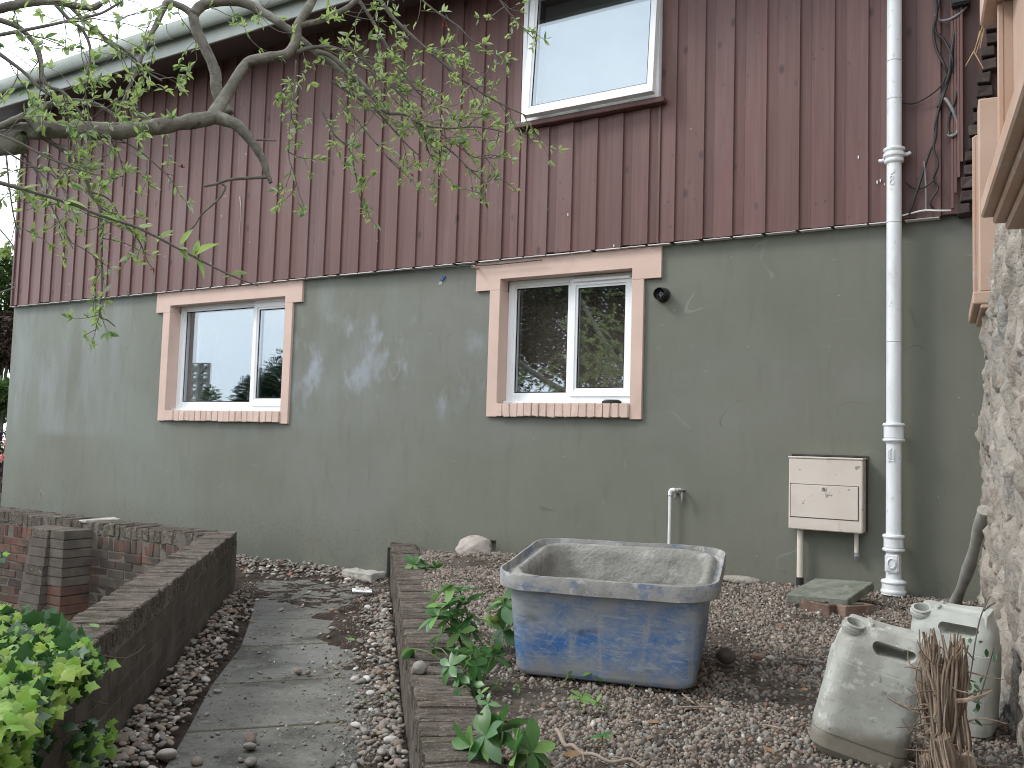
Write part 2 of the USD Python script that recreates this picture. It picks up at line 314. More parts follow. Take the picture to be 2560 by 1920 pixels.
# masonry
mat("kerb_brick", [(.085, .072, .06), (.125, .103, .086), (.165, .142, .12)], scale=9, rough=.92, spec=.12, bump=1.0, bscale=75, bdist=.02, rnd=.10, hue=.008, layers=[
    dict(scale=7, lo=.60, hi=.74, col=(.24, .14, .10), fac=.4), dict(scale=3.0, lo=.48, hi=.7, col=(.075, .07, .058), fac=.65),
    dict(scale=70, rotz=.70, stretch=(.16, 1, 1), lo=.50, hi=.64, col=(.045, .038, .032), fac=.8, detail=5), dict(scale=48, rotz=.70, stretch=(.3, 1, 1), lo=.55, hi=.68, col=(.30, .265, .23), fac=.7, detail=6), dict(scale=120, lo=.58, hi=.68, col=(.36, .32, .28), fac=.6), dict(scale=45, vor="f1", lo=.16, hi=.06, col=(.035, .032, .028), fac=.7),
    dict(scale=5, lo=.56, hi=.7, col=(.06, .07, .03), fac=.4, loc=(8, 3, 1))])
mat("wall_brick", [(.072, .062, .053), (.10, .085, .072), (.13, .11, .094)], scale=6, rough=.93, spec=.12, bump=.8, bscale=50, bdist=.009, rnd=.10, hue=.01, layers=[
    dict(scale=2.2, lo=.48, hi=.7, col=(.05, .05, .042), fac=.6), dict(scale=26, lo=.62, hi=.75, col=(.2, .18, .15), fac=.4), dict(scale=4, lo=.6, hi=.75, col=(.05, .06, .028), fac=.5, gates=[("z", .3, .0)])])
mat("red_brick", [(.09, .055, .043), (.13, .068, .050), (.105, .08, .068)], scale=5, rough=.92, spec=.12, bump=.8, bscale=45, bdist=.009, rnd=.3, hue=.012, layers=[
    dict(scale=2.4, lo=.44, hi=.62, col=(.052, .05, .044), fac=.85), dict(scale=20, lo=.66, hi=.76, col=(.34, .31, .28), fac=.5)])
mat("worn_brick", [(.10, .075, .06), (.16, .105, .082), (.19, .14, .115)], scale=9, rough=.92, spec=.12, bump=.8, bscale=50, bdist=.008, rnd=.15, layers=[dict(scale=25, lo=.56, hi=.7, col=(.26, .23, .2), fac=.6)])
mat("mortar", [(.09, .08, .068), (.14, .125, .107)], scale=14, rough=.95, bump=.7, bscale=70)
mat("wall_stone", [(.20, .178, .15), (.29, .26, .225), (.375, .345, .305)], scale=4.2, rough=.93, spec=.12, bump=1.0, bscale=26, bdist=.02, rnd=.13, hue=.01, layers=[
    dict(scale=2.6, lo=.52, hi=.7, col=(.30, .31, .31), fac=.6), dict(scale=7, lo=.60, hi=.72, col=(.36, .22, .13), fac=.45),
    dict(scale=14, lo=.58, hi=.72, col=(.13, .11, .095), fac=.6), dict(scale=22, lo=.6, hi=.7, col=(.55, .51, .46), fac=.6)])
mat("wall_mortar", [(.235, .205, .172), (.31, .275, .235), (.385, .35, .305)], scale=5, rough=.95, spec=.1, bump=1.0, bscale=32, bdist=.018, layers=[
    dict(scale=3, lo=.5, hi=.7, col=(.27, .275, .27), fac=.6), dict(scale=11, lo=.6, hi=.72, col=(.15, .125, .105), fac=.5), dict(scale=4, lo=.64, hi=.74, col=(.40, .25, .14), fac=.4)])
mat("pale_concrete", [(.30, .285, .25), (.42, .40, .36)], scale=14, rough=.95, bump=.9, bscale=60, bdist=.008)
mat("pale_rock", [(.28, .24, .21), (.42, .375, .34)], scale=8, rough=.9, bump=.7, bscale=30)
mat("slab_concrete", [(.092, .090, .078), (.128, .125, .110), (.165, .160, .142)], scale=3.2, rough=.85, spec=.14, bump=.5, bscale=90, bdist=.005, rnd=.08, layers=[
    dict(scale=90, lo=.42, hi=.66, col=(.15, .148, .138), fac=.55, detail=6), dict(scale=24, lo=.5, hi=.7, col=(.05, .049, .043), fac=.6, detail=7),
    dict(scale=2.6, lo=.5, hi=.68, col=(.042, .042, .037), fac=.7), dict(scale=1.6, lo=.50, hi=.66, col=(.17, .17, .16), fac=.6, detail=7), dict(scale=11, lo=.60, hi=.70, col=(.24, .24, .225), fac=.5, detail=7, loc=(5, 1, 2)), dict(scale=42, lo=.62, hi=.72, col=(.3, .3, .28), fac=.6),
    dict(scale=60, vor="f1", lo=.20, hi=.08, col=(.32, .32, .3), fac=.5, loc=(4, 4, 4)), dict(scale=30, vor="f1", lo=.10, hi=.06, col=(.015, .014, .012), fac=.7)])
mat("green_slab", [(.10, .11, .085), (.15, .16, .13), (.22, .225, .20)], scale=8, rough=.92, bump=.6, bscale=50, bdist=.006, layers=[dict(scale=22, lo=.6, hi=.72, col=(.32, .31, .28), fac=.6)])
mat("soil", [(.026, .020, .017), (.048, .037, .030), (.080, .063, .052)], scale=12, rough=.97, spec=.08, bump=1.0, bscale=70, bdist=.015, layers=[dict(scale=60, lo=.63, hi=.72, col=(.13, .11, .09), fac=.6)])
mat("gravel_soil", [(.045, .037, .031), (.085, .071, .060), (.14, .12, .104)], scale=14, rough=.97, spec=.08, bump=1.0, bscale=90, bdist=.012)
mat("grit", [(.16, .135, .11), (.24, .20, .165), (.2, .19, .17)], scale=5, rough=.97, spec=.08, bump=1.0, bscale=120, bdist=.01, layers=[dict(scale=7, lo=.55, hi=.7, col=(.20, .12, .07), fac=.5)])
mat("moss", [(.05, .045, .015), (.105, .088, .026)], scale=30, rough=.95, bump=1.0, bscale=120, bdist=.01)
mat("ground_earth", [(.03, .028, .02), (.05, .055, .03)], scale=4, rough=.97, bump=.6, bscale=20)
PEB = [("pebble_tan", (.235, .20, .165)), ("pebble_pink", (.255, .205, .178)), ("pebble_grey", (.225, .213, .195)), ("pebble_white", (.46, .44, .41)), ("pebble_dark", (.10, .09, .08)), ("pebble_brown", (.18, .142, .117)), ("pebble_rust", (.23, .14, .10))]
for n_, c_ in PEB:
    c_ = (c_[0] * .90, c_[1] * .88, c_[2] * .85); mat(n_, [tuple(.78 * x for x in c_), c_, tuple(1.2 * x for x in c_)], scale=45, rough=.8, spec=.25, rnd=.2, hue=.006, bump=.3, bscale=150, bdist=.002)
# things
mat("tub_blue", [(.020, .078, .23), (.03, .105, .28), (.055, .135, .28)], scale=4, rough=.6, spec=.35, bump=.25, bscale=40, bdist=.003, objc=False, layers=[
    dict(scale=3.6, stretch=(1, 1, 1.5), lo=.36, hi=.64, col=(.225, .235, .235), fac=.85, detail=9, rgh=.75),
    dict(scale=20, stretch=(.5, .5, 3.2), lo=.56, hi=.70, col=(.30, .31, .31), fac=.55, detail=6),
    dict(scale=70, rot=(0, .55, 0), stretch=(.12, .5, 1.1), lo=.57, hi=.66, col=(.28, .32, .35), fac=.32, detail=7),
    dict(scale=64, rot=(0, -.95, 0), stretch=(.12, .5, 1.1), lo=.58, hi=.66, col=(.30, .33, .36), fac=.28, detail=7),
    dict(scale=52, rot=(0, .12, 0), stretch=(.14, .5, 1.2), lo=.57, hi=.66, col=(.27, .31, .34), fac=.4, detail=7),
    dict(scale=26, stretch=(.35, .35, 1.6), lo=.56, hi=.68, col=(.30, .32, .33), fac=.6, detail=8),
    dict(scale=13, lo=0, hi=0, line=.008, at=.5, col=(.34, .36, .37), fac=.35, dist=2.5, detail=3),
    dict(scale=4.5, stretch=(1, 1, 3), lo=.58, hi=.72, col=(.03, .035, .045), fac=.65),
    dict(scale=6, lo=.35, hi=.6, col=(.24, .24, .23), fac=.85, gates=[("z", .52, .70)]),
    dict(scale=14, lo=.3, hi=.6, col=(.20, .195, .175), fac=.8, detail=7, gates=[("z", .455, .375)]), dict(scale=18, stretch=(1, 1, .12), lo=.56, hi=.68, col=(.25, .255, .245), fac=.6, detail=6)])
mat("tub_rim", [(.19, .19, .18), (.27, .265, .255), (.34, .335, .32)], scale=7, rough=.8, bump=.6, bscale=30, bdist=.006, layers=[
    dict(scale=9, stretch=(1, 1, 2), lo=.52, hi=.64, col=(.07, .13, .25), fac=.6, detail=8), dict(scale=24, lo=.55, hi=.66, col=(.42, .415, .40), fac=.7), dict(scale=30, lo=.62, hi=.70, col=(.08, .08, .075), fac=.7)])
mat("tub_mortar", [(.155, .15, .135), (.23, .225, .205), (.31, .30, .28)], scale=3.5, rough=.95, spec=.1, bump=1.0, bscale=14, bdist=.02, layers=[dict(scale=9, lo=.56, hi=.7, col=(.37, .365, .35), fac=.55), dict(scale=12, lo=.62, hi=.7, col=(.10, .095, .08), fac=.5)])
mat("can_plastic", [(.32, .325, .285), (.39, .395, .355), (.46, .465, .425)], scale=6, rough=.55, spec=.35, bump=.5, bscale=22, bdist=.005, layers=[
    dict(scale=5, lo=.42, hi=.66, col=(.27, .265, .23), fac=.8, detail=8), dict(scale=20, lo=.56, hi=.68, col=(.56, .56, .53), fac=.7, detail=7), dict(scale=34, lo=.65, hi=.70, col=(.14, .13, .11), fac=.6), dict(scale=60, lo=.58, hi=.68, col=(.2, .19, .165), fac=.5),
    dict(scale=5, lo=.26, hi=.46, col=(.17, .15, .115), fac=.9, gates=[("z", .455, .40)])])
mat("can_clear", [(.46, .475, .43), (.54, .55, .505), (.60, .605, .56)], scale=5, rough=.45, spec=.4, bump=.4, bscale=14, bdist=.006, transl=.25, layers=[dict(scale=20, lo=.6, hi=.72, col=(.35, .36, .33), fac=.5)])
mat("splinter", [(.135, .098, .070), (.215, .16, .118), (.30, .24, .185)], scale=30, stretch=(1, 1, .1), rough=.95, spec=.1, bump=.9, bscale=120, bstretch=(1, 1, .08), bdist=.006, rnd=.3)
mat("stump_bark", [(.085, .06, .042), (.14, .105, .078)], scale=18, stretch=(1, 1, .2), rough=.95, bump=1.0, bscale=50, bstretch=(1, 1, .2), bdist=.012)
mat("grey_wood", [(.15, .145, .125), (.22, .215, .19), (.28, .27, .24)], scale=9, stretch=(1, 1, .4), rough=.85, bump=.5, bscale=40, bdist=.005)
mat("stick", [(.20, .16, .12), (.30, .25, .20)], scale=20, rough=.95, bump=.5)
mat("bark", [(.09, .083, .068), (.15, .14, .118), (.21, .198, .168)], scale=14, rough=.9, spec=.15, bump=.9, bscale=40, bdist=.01, layers=[
    dict(scale=9, lo=.55, hi=.7, col=(.30, .295, .25), fac=.75), dict(scale=3, lo=.5, hi=.7, col=(.10, .095, .075), fac=.6), dict(scale=6, lo=.62, hi=.72, col=(.055, .075, .02), fac=.7), dict(scale=20, stretch=(.4, 1, 1), lo=.62, hi=.7, col=(.035, .032, .028), fac=.7)])
mat("twig_bark", [(.085, .076, .064), (.15, .135, .115)], scale=30, rough=.85)
mat("leaf_spring", [(.23, .335, .10), (.29, .395, .14)], scale=20, rough=.5, spec=.35, rnd=.2, hue=.015, transl=.55)
mat("leaf_silver", [(.28, .34, .22), (.36, .41, .29)], scale=20, rough=.6, spec=.3, rnd=.15, transl=.35)
mat("leaf_dull", [(.10, .19, .06), (.14, .24, .08)], scale=20, rough=.5, spec=.35, rnd=.2, transl=.35)
mat("leaf_red", [(.22, .03, .025)], rough=.5, transl=.3)
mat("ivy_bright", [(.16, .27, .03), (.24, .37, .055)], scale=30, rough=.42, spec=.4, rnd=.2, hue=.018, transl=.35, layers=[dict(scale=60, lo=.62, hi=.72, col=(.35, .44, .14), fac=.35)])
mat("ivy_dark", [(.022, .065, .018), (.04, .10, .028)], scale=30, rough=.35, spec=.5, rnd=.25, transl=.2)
mat("ivy_stem", [(.09, .06, .04), (.13, .09, .06)], scale=30, rough=.8)
mat("hellebore_leaf", [(.045, .13, .033), (.075, .185, .05)], scale=14, rough=.35, spec=.5, rnd=.22, hue=.015, transl=.28, layers=[dict(scale=50, lo=.64, hi=.72, col=(.26, .33, .22), fac=.45)])
mat("wilted_leaf", [(.13, .24, .06), (.19, .31, .10)], scale=14, rough=.5, rnd=.15, transl=.3)
mat("plant_stem", [(.09, .13, .05), (.13, .16, .07)], scale=14, rough=.6)
mat("flower_green", [(.28, .36, .08), (.36, .42, .13)], scale=20, rough=.6, transl=.3)
mat("flower_pink", [(.62, .20, .19), (.72, .32, .30)], scale=8, rough=.6, transl=.3)
mat("shrub_dark", [(.015, .035, .014), (.03, .06, .022)], scale=6, rough=.6, transl=.2)
mat("shrub_green", [(.045, .09, .02), (.075, .13, .03)], scale=5, rough=.6, transl=.3)
mat("shrub_brown", [(.045, .032, .022), (.075, .052, .036)], scale=5, rough=.8)
mat("shrub_olive", [(.03, .032, .018), (.05, .052, .028)], scale=6, rough=.7, transl=.15)
mat("shrub_purple", [(.05, .022, .035), (.09, .04, .06)], scale=5, rough=.8)
mat("litter_brown", [(.12, .075, .045), (.19, .12, .075)], scale=20, rough=.9)
mat("litter_dark", [(.04, .03, .022), (.07, .052, .04)], scale=20, rough=.9)
mat("dry_leaf", [(.22, .13, .06), (.30, .18, .09)], scale=20, rough=.8, rnd=.3, transl=.2)

# ================================================================== GROUND AND PATH (setting)
BED, PATHZ = 0.345, 0.0
KD = np.array([0.643, -0.766]); KN = np.array([0.766, 0.643])          # along the kerb towards the camera; to its right
K0 = np.array([-5.222, 6.50])                                           # outer (path side) line of the kerb at the house
WD = np.array([0.660, -0.751]); WN = np.array([0.751, 0.660])           # along the left wall; to its right (path side)
W0 = np.array([-5.690, 5.075])                                          # path side line of the left wall, far corner
def fb(x, y, s, k=3, seed=0):
    p = np.stack([np.asarray(x) * s, np.asarray(y) * s, np.zeros_like(np.asarray(x, float)) + 5.5], -1); return meshkit.fbm(p, k, seed)
g = grid(lambda u, v: np.stack([-60 + 120 * u, -60 + 120 * v, -.78 + .10 * fb(u * 120, v * 120, .4)], -1), 90, 90)
obj("ground", g, "ground_earth", smooth=True, kind="structure")
path = thing("path", kind="structure")
# bedding of the path: a block from the left wall to the kerb
def quadblock(pts, z0, z1):
    n = len(pts); v = np.array([(*p, z0) for p in pts] + [(*p, z1) for p in pts]); f = []
    for i in range(1, n - 1): f += [[0, i + 1, i], [n, n + i, n + i + 1]]
    for i in range(n): j = (i + 1) % n; f += [[i, j, n + j], [i, n + j, n + i]]
    return T(v, f)
far_l, near_l = W0 + WD * -.05, W0 + WD * 11.5
bed = [W0 - WD * .02 - WN * .02, W0 + WD * 11.5 - WN * .02, K0 + KD * 12.5 + KN * .02, K0 + KN * .02 + np.array([0, .4]), np.array([-11.6, 6.9]), np.array([-11.6, 5.06]), np.array([-5.74, 5.06])]
obj("bedding", quadblock(bed, -.8, -.045), "soil", path)
# slabs: joints as measured in the photograph, a slightly skewed row
JD = np.array([.655, .756])
starts = [(-6.20, 5.80), (-5.516, 5.163), (-4.90, 4.549), (-4.33, 3.954), (-3.79, 3.276), (-3.27, 2.70), (-2.72, 2.06), (-2.17, 1.42), (-1.62, .78), (-1.07, .14), (-.52, -.5), (.03, -1.14)]
SLW = .93
for i in range(len(starts) - 1):
    a, b = np.array(starts[i]), np.array(starts[i + 1]); e = (b - a) / np.linalg.norm(b - a); gap = .007
    a2, b2 = a + e * gap, b - e * gap
    pts = [a2, b2, b2 + JD * SLW, a2 + JD * SLW]
    z1 = PATHZ + rng.normal(0, .003)
    m = quadblock(pts[::1], z1 - .05, z1)
    m = mani(m); m = unman(m)
    # subdivide the top a little and soften the edge by a small chamfer ring
    c = np.mean(pts, 0); inner = [p + (c - p) / np.linalg.norm(c - p) * .008 for p in pts]
    v = np.array([(*p, z1 - .05) for p in pts] + [(*p, z1 - .006) for p in pts] + [(*p, z1) for p in inner])
    f = []
    for r_ in (0, 4):
        for k in range(4): j = (k + 1) % 4; f += [[r_ + k, r_ + j, r_ + 4 + j], [r_ + k, r_ + 4 + j, r_ + 4 + k]]
    f += [[8, 9, 10], [8, 10, 11], [0, 2, 1], [0, 3, 2]]
    sm = T(v, f); sm.fix_normals()
    obj("paving_slab", sm, "slab_concrete", path)
    # moss along the joint
    if i and i < 8:
        q = np.linspace(0, 1, 26); w = .003 + .009 * fb(q * 9 + i * 3, q * 0, 1.0, 2) * (fb(q * 4 + i, q * 0 + 3, 1.0, 2) > .42)
        ctr = a + (JD * SLW)[None] * (q[:, None] * .75)
        L = np.concatenate([ctr + e * w[:, None], ctr - e * w[:, None]]); zz = np.where(w > .009, .004, -.006)
        v = np.column_stack([L, np.concatenate([zz, zz])]); k = 26
        v = np.vstack([v, np.column_stack([ctr, zz + .004])])
        f = []
        for j in range(k - 1):
            f += [[j, j + 1, 2 * k + j + 1], [j, 2 * k + j + 1, 2 * k + j], [2 * k + j, 2 * k + j + 1, k + j + 1], [2 * k + j, k + j + 1, k + j]]
        obj("joint_moss", T(v, f), "moss", path, smooth=True)
# soil that has washed over the right side and the far end of the slabs
def soil_h(x, y):
    d = (np.stack([x, y], -1) - K0) @ KN; s = (np.stack([x, y], -1) - K0) @ KD          # d<0: on the path
    dl = (np.stack([x, y], -1) - W0) @ WN
    n = fb(x, y, 2.6, 4, 3); n2 = fb(x, y, 9, 3, 9)
    edge = -.02 + 1.75 * np.clip(1 - np.abs(s - 1.9) / 1.5, 0, 1) * np.clip(n - .22, 0, 1) + .40 * (n - .12)
    h = .035 * np.tanh((d + edge) / .10)
    h2 = .032 * np.tanh((.155 + .30 * (n - .5) - dl) / .06) * (y < 5.15)
    wall = .05 * np.tanh((y - (6.22 + .25 * (n - .5) + .10 * (x + 5.5))) / .12)
    return np.maximum(np.maximum(np.where(dl < .0, -.05, h), np.where(dl > -.02, h2, -.05)), wall) + .024 * (n2 - .5) + .014 * (fb(x, y, 28, 3, 2) - .5)
def soil_xy(u, v):
    s = -.9 + 9.6 * u; d = -1.62 + 1.62 * v
    p = K0 + KD * s[..., None] + KN * d[..., None]; return p[..., 0], p[..., 1]
def soil_f(u, v):
    x, y = soil_xy(u, v); return np.stack([x, np.minimum(y, 6.53), soil_h(x, y)], -1)
obj("soil", soil_f and grid(soil_f, 560, 110), "soil", smooth=True, kind="structure")

# gravel bed right of the kerb
def bed_h(x, y):
    n = fb(x, y, 1.3, 3, 21); heap = .085 * np.exp(-(((x + 3.75) / .55) ** 2 + ((y - 5.95) / .5) ** 2)) + .05 * np.exp(-(((x + 3.2) / .8) ** 2 + ((y - 5.2) / .8) ** 2))
    return BED - .012 + .045 * (n - .5) + heap + .055 * np.clip((x + 2.4) / 1.2, 0, 1) * np.clip((y - 4.2) / 2, 0, 1) - .03 * np.exp(-(((x + 1.0) / .5) ** 2 + ((y - 4.0) / .6) ** 2))
def bed_f(u, v):
    y = 6.56 - 8.5 * u; xl = K0[0] + (6.5 - y) * KD[0] / -KD[1] + .14; xr = -.42 + .1 * (6.5 - y) + .12
    x = xl + (xr - xl) * v; return np.stack([x, y, bed_h(x, y)], -1)
gb = grid(bed_f, 150, 90)
if gb.face_normals[:, 2].mean() < 0: gb = T(gb.vertices, gb.faces[:, ::-1])
obj("gravel_bed", gb, "gravel_soil", smooth=True, kind="structure")
obj("bed_fill", quadblock([K0 + KN * .1 + KD * 12.5, np.array([1.2, -3.1]), np.array([.1, 6.7]), K0 + KN * .1 + np.array([0, .2])], -.8, BED - .12), "gravel_soil", kind="structure")

# instanced gravel
def instancer(name, parent, protos, pos, quat_euler, scl, ids, **kw):
    pp = P(parent); path_ = f"{pp}/{numbered(pp, name)}"
    pi = UsdGeom.PointInstancer.Define(stage, path_)
    rel = []
    for k, (m, mt) in enumerate(protos):
        a, b, c = meshkit.arrays(m, True)
        q = usdkit.mesh(stage, f"{path_}/prototypes/stone_{k:03d}", T(m.vertices, m.faces), MAT[mt], smooth=True)
        rel.append(q.GetPath())
    pi.CreatePrototypesRel().SetTargets(rel)
    pi.CreateProtoIndicesAttr(Vt.IntArray.FromNumpy(np.asarray(ids, np.int32)))
    pi.CreatePositionsAttr(Vt.Vec3fArray.FromNumpy(np.asarray(pos, np.float32)))
    pi.CreateScalesAttr(Vt.Vec3fArray.FromNumpy(np.repeat(np.asarray(scl, np.float32)[:, None], 3, 1)))
    from scipy.spatial.transform import Rotation
    q = Rotation.from_euler("xyz", quat_euler).as_quat().astype(float)
    pi.CreateOrientationsAttr(Vt.QuathArray([Gf.Quath(float(a[3]), float(a[0]), float(a[1]), float(a[2])) for a in q]))
    return tag(pi, **kw)
grs = np.random.default_rng(11)
protos = []
for n_, _ in PEB:
    for k in range(2):
        s_ = grs.uniform(.8, 1.2, 3) * np.array([1.25, 1.0, .75]); protos.append((rock(grs, *s_, sub=1, rough=.32), n_))
N = 82000
u, v = grs.random(N * 2) ** .8, grs.random(N * 2)
yy = 6.52 - 6.6 * (1 - (1 - u) ** .62 if False else u); xl = K0[0] + (6.5 - yy) * KD[0] / -KD[1] + .205; xr = -.42 + .1 * (6.5 - yy) + .05
keep = grs.random(N * 2) < (xr - xl) / 4.7
dens = fb(xl + (xr - xl) * v, yy, 1.6, 3, 33)
bare = np.exp(-(((xl + (xr - xl) * v + 1.0) / .22) ** 2 + ((yy - 3.75) / .35) ** 2))
keep &= grs.random(N * 2) < np.clip(1.25 - 1.25 * np.clip((dens - .46) * 4.5, 0, 1) - .6 * bare, .10, 1)
x = (xl + (xr - xl) * v)[keep]; y = yy[keep]; n_ = len(x)
heap = np.exp(-(((x + 3.6) / .8) ** 2 + ((y - 5.7) / .9) ** 2))
wts = np.array([.30, .19, .25, .035, .09, .11, .025])[None] * np.ones((n_, 1))
wts[:, 1] += .45 * heap; wts[:, 0] += .2 * heap; wts[:, 4] *= 1 - .8 * heap
patch = np.clip((fb(x, y, 1.1, 3, 55) - .48) * 5, 0, 1); wts[:, 4] += .14 * patch; wts[:, 5] += .10 * patch
cw = np.cumsum(wts / wts.sum(1, keepdims=True), 1); col = (grs.random((n_, 1)) > cw).sum(1).clip(0, 6)
sz = np.clip(grs.lognormal(math.log(.0122), .30, n_), .006, .030)
z = bed_h(x, y) + sz * grs.uniform(-.22, .38, n_)
instancer("gravel", "/World", protos, np.stack([x, y, z], 1), grs.uniform(0, 6.28, (n_, 3)), sz, col * 2 + grs.integers(0, 2, n_), kind="stuff", label="loose tan and pink gravel covering the raised bed", cat="gravel")

# rounded river pebbles along both sides of the path and the foot of the house wall
def pebble(r, s): return rock(r, s * r.uniform(1.0, 1.45), s * r.uniform(.8, 1.05), s * r.uniform(.55, .8), sub=2, rough=.10)
prs = np.random.default_rng(5); pebs = []
def try_add(x, y, s, lift):
    d = -((np.array([x, y]) - K0) @ KN); dl = (np.array([x, y]) - W0) @ WN
    if d < s * .55 or (y < 5.1 and dl < s * .55): return
    z = max(PATHZ, float(soil_h(np.array([x]), np.array([y]))[0])) + s * .22 + lift; pebs.append((x, y, z, s))
for k in range(1500):      # left strip, against the wall
    t = prs.uniform(0, 1) ** .8 * 6.2; d = abs(prs.normal(0, .115)) + .022
    if d < .225: p = W0 + WD * t + WN * d; try_add(p[0], p[1], np.clip(prs.lognormal(math.log(.025), .30), .013, .050), max(0, .045 - d * .2) * prs.random())
for k in range(1300):      # right strip, against the kerb
    t = 1.0 + prs.uniform(0, 1) * 5.4; d = abs(prs.normal(0, .10)) + .015
    if d < .30: p = K0 + KD * t - KN * d; try_add(p[0], p[1], np.clip(prs.lognormal(math.log(.022), .36), .010, .050), max(0, .04 - d * .15) * prs.random())
for k in range(900):      # foot of the house wall
    xx = prs.uniform(-8.2, -5.3); d = abs(prs.normal(0, .17)) + .02
    if d < .55: try_add(xx, 6.48 - d * (1.3 if xx < -6 else .8), np.clip(prs.lognormal(math.log(.027), .3), .013, .05), max(0, .05 - d * .2) * prs.random())
for k in range(150):      # strays on the slabs
    t = prs.uniform(.5, 6.0); d = prs.uniform(.2, 1.0); p = K0 + KD * t - KN * d; try_add(p[0], p[1], np.clip(prs.lognormal(math.log(.016), .5), .008, .05), 0)
for fx, fy, s in ((545 + 80, 1843 + 0, .052), (627, 1903, .06), (624, 1864, .05), (831, 1525, .05), (842, 1531, .05), (831, 1570, .045), (417, 1885, .07), (925, 1595, .05), (770, 1680, .035), (815, 1670, .03), (745, 1677, .045), (964, 1725, .05), (835, 1478, .045), (773, 1480, .03), (725, 1466, .03)):
    p = atZ(fx, fy, .02); pebs.append((p[0], p[1], .018, s))
pebs.sort(key=lambda q: -q[3] / math.hypot(q[0], q[1]))
strip = thing("pebbles", kind="structure")
wp = [.30, .10, .38, .06, .05, .09, .02]
for x, y, z, s in pebs[:300]:
    m = pebble(prs, s); a = prs.uniform(0, 6.28); tilt = rotmat((prs.normal(0, .25), prs.normal(0, .25), a)); m = T(m.vertices @ tilt.T + [x, y, z], m.faces)
    obj("pebble", m, PEB[prs.choice(7, p=wp)][0], strip, smooth=True)
pp2 = [(pebble(prs, 1.0), n_) for n_, _ in PEB for _k in range(2)]
rest = np.array(pebs[300:]); rc = prs.choice(7, len(rest), p=wp) * 2 + prs.integers(0, 2, len(rest))
instancer("small_pebbles", strip, pp2, rest[:, :3], np.column_stack([prs.normal(0, .3, len(rest)), prs.normal(0, .3, len(rest)), prs.uniform(0, 6.28, len(rest))]), rest[:, 3], rc, kind="stuff")
# grit and leaf crumbs on the soil
n_ = 12000; t = prs.uniform(.0, 7.2, n_); d = np.where(prs.random(n_) < .68, np.abs(prs.normal(0, .16, n_)), np.where(prs.random(n_) < .7, 1.27 - np.abs(prs.normal(0, .13, n_)), prs.uniform(0, 1.28, n_))) + .01; p = K0 + KD * t[:, None] - KN * d[:, None]
ok = (d < 1.28) & (p[:, 1] < 6.5) & (((p - W0) @ WN > .03) | (p[:, 1] > 5.1)); p = p[ok]; zz = np.maximum(0, soil_h(p[:, 0], p[:, 1])) + .001; s = prs.lognormal(math.log(.0058), .5, len(p))
instancer("grit", strip, protos, np.column_stack([p, zz]), prs.uniform(0, 6.28, (len(p), 3)), s, prs.choice(7, len(p), p=[.2, .05, .2, .1, .25, .15, .05]) * 2, kind="stuff")

lit_rng = np.random.default_rng(61); n_ = 2600
yy = lit_rng.uniform(1.2, 6.45, n_); xl = K0[0] + (6.5 - yy) * KD[0] / -KD[1] + .25; xr = -.45 + .1 * (6.5 - yy); xx = xl + (xr - xl) * lit_rng.random(n_)
ok = lit_rng.random(n_) < np.clip((fb(xx, yy, 2.0, 3, 71) - .36) * 4, .05, 1); xx, yy = xx[ok], yy[ok]
flake = T([(-.5, 0, 0), (0, .22, .08), (.5, 0, 0), (0, -.22, .08), (0, 0, -.02)], [[0, 4, 1], [1, 4, 2], [2, 4, 3], [3, 4, 0]]); chip = chbox(1.0, .10, .07, .01)
kk = lit_rng.integers(0, 4, len(xx))
instancer("litter", "/World", [(flake, "litter_brown"), (chip, "stick"), (flake, "litter_dark"), (chip, "litter_dark")], np.column_stack([xx, yy, bed_h(xx, yy) + .010 + .004 * lit_rng.random(len(xx))]), np.column_stack([lit_rng.normal(0, .3, len(xx)), lit_rng.normal(0, .3, len(xx)), lit_rng.uniform(0, 6.28, len(xx))]), lit_rng.lognormal(math.log(.026), .45, len(xx)), kk, kind="stuff", label="small dead leaves and twig bits scattered over the gravel", cat="litter")

# ================================================================== HOUSE
house = base("house", "two-storey house end with brown board cladding over grey-green render", "house", (0, 0, 0))
HX0, HX1, HT = -11.66, -.25, 5.42
low = mbox(HX0, HX1, 6.5, 6.78, .025, 2.93)
low = low - mbox(-8.49, -6.687, 6.3, 7, 1.56, 2.748) - mbox(-4.108, -2.866, 6.3, 7, 1.648, 2.728)
low = low - mbox(-5.26, HX1 + .1, 6.3, 7, -.1, .318)
low = low - mbox(-4.235, -4.085, 6.4, 6.56, .3, .475)                                 # broken pocket beside the pale rock
obj("rendered_wall", unman(low), "render", house)
obj("plinth", bx(HX0 + .02, HX1, 6.54, 6.76, -.8, .36), "plinth", house)
up = mbox(HX0, HX1, 6.465, 6.78, 2.932, HT) - mbox(-3.905, -2.645, 6.2, 7, 4.045, 5.25)
obj("upper_wall", unman(up), "back_board_paint", house)
side = [bx(HX0, HX0 + .28, 6.781, 15, -.8, HT), bx(HX0, HX1, 15, 15.28, -.8, HT), bx(HX1 - .28, HX1, 6.781, 15, -.8, HT), bx(HX0 + .28, HX1 - .28, 6.781, 15, 2.90, 2.98), bx(HX0 + .28, HX1 - .28, 6.781, 15, .02, .06)]
for nm, m in zip(("side_wall", "rear_wall", "side_wall", "upper_floor", "lower_floor"), side): obj(nm, m, "render" if "wall" in nm else "room", house)
obj("room_wall", bx(HX0 + .3, HX1 - .3, 9.6, 9.7, .06, 2.89), "room", house)
obj("room_wall", bx(-5.6, -5.5, 6.79, 9.59, .06, 2.89), "room_grey", house)
obj("room_wall", bx(HX0 + .3, HX1 - .3, 9.6, 9.7, 2.99, HT - .01), "room", house)
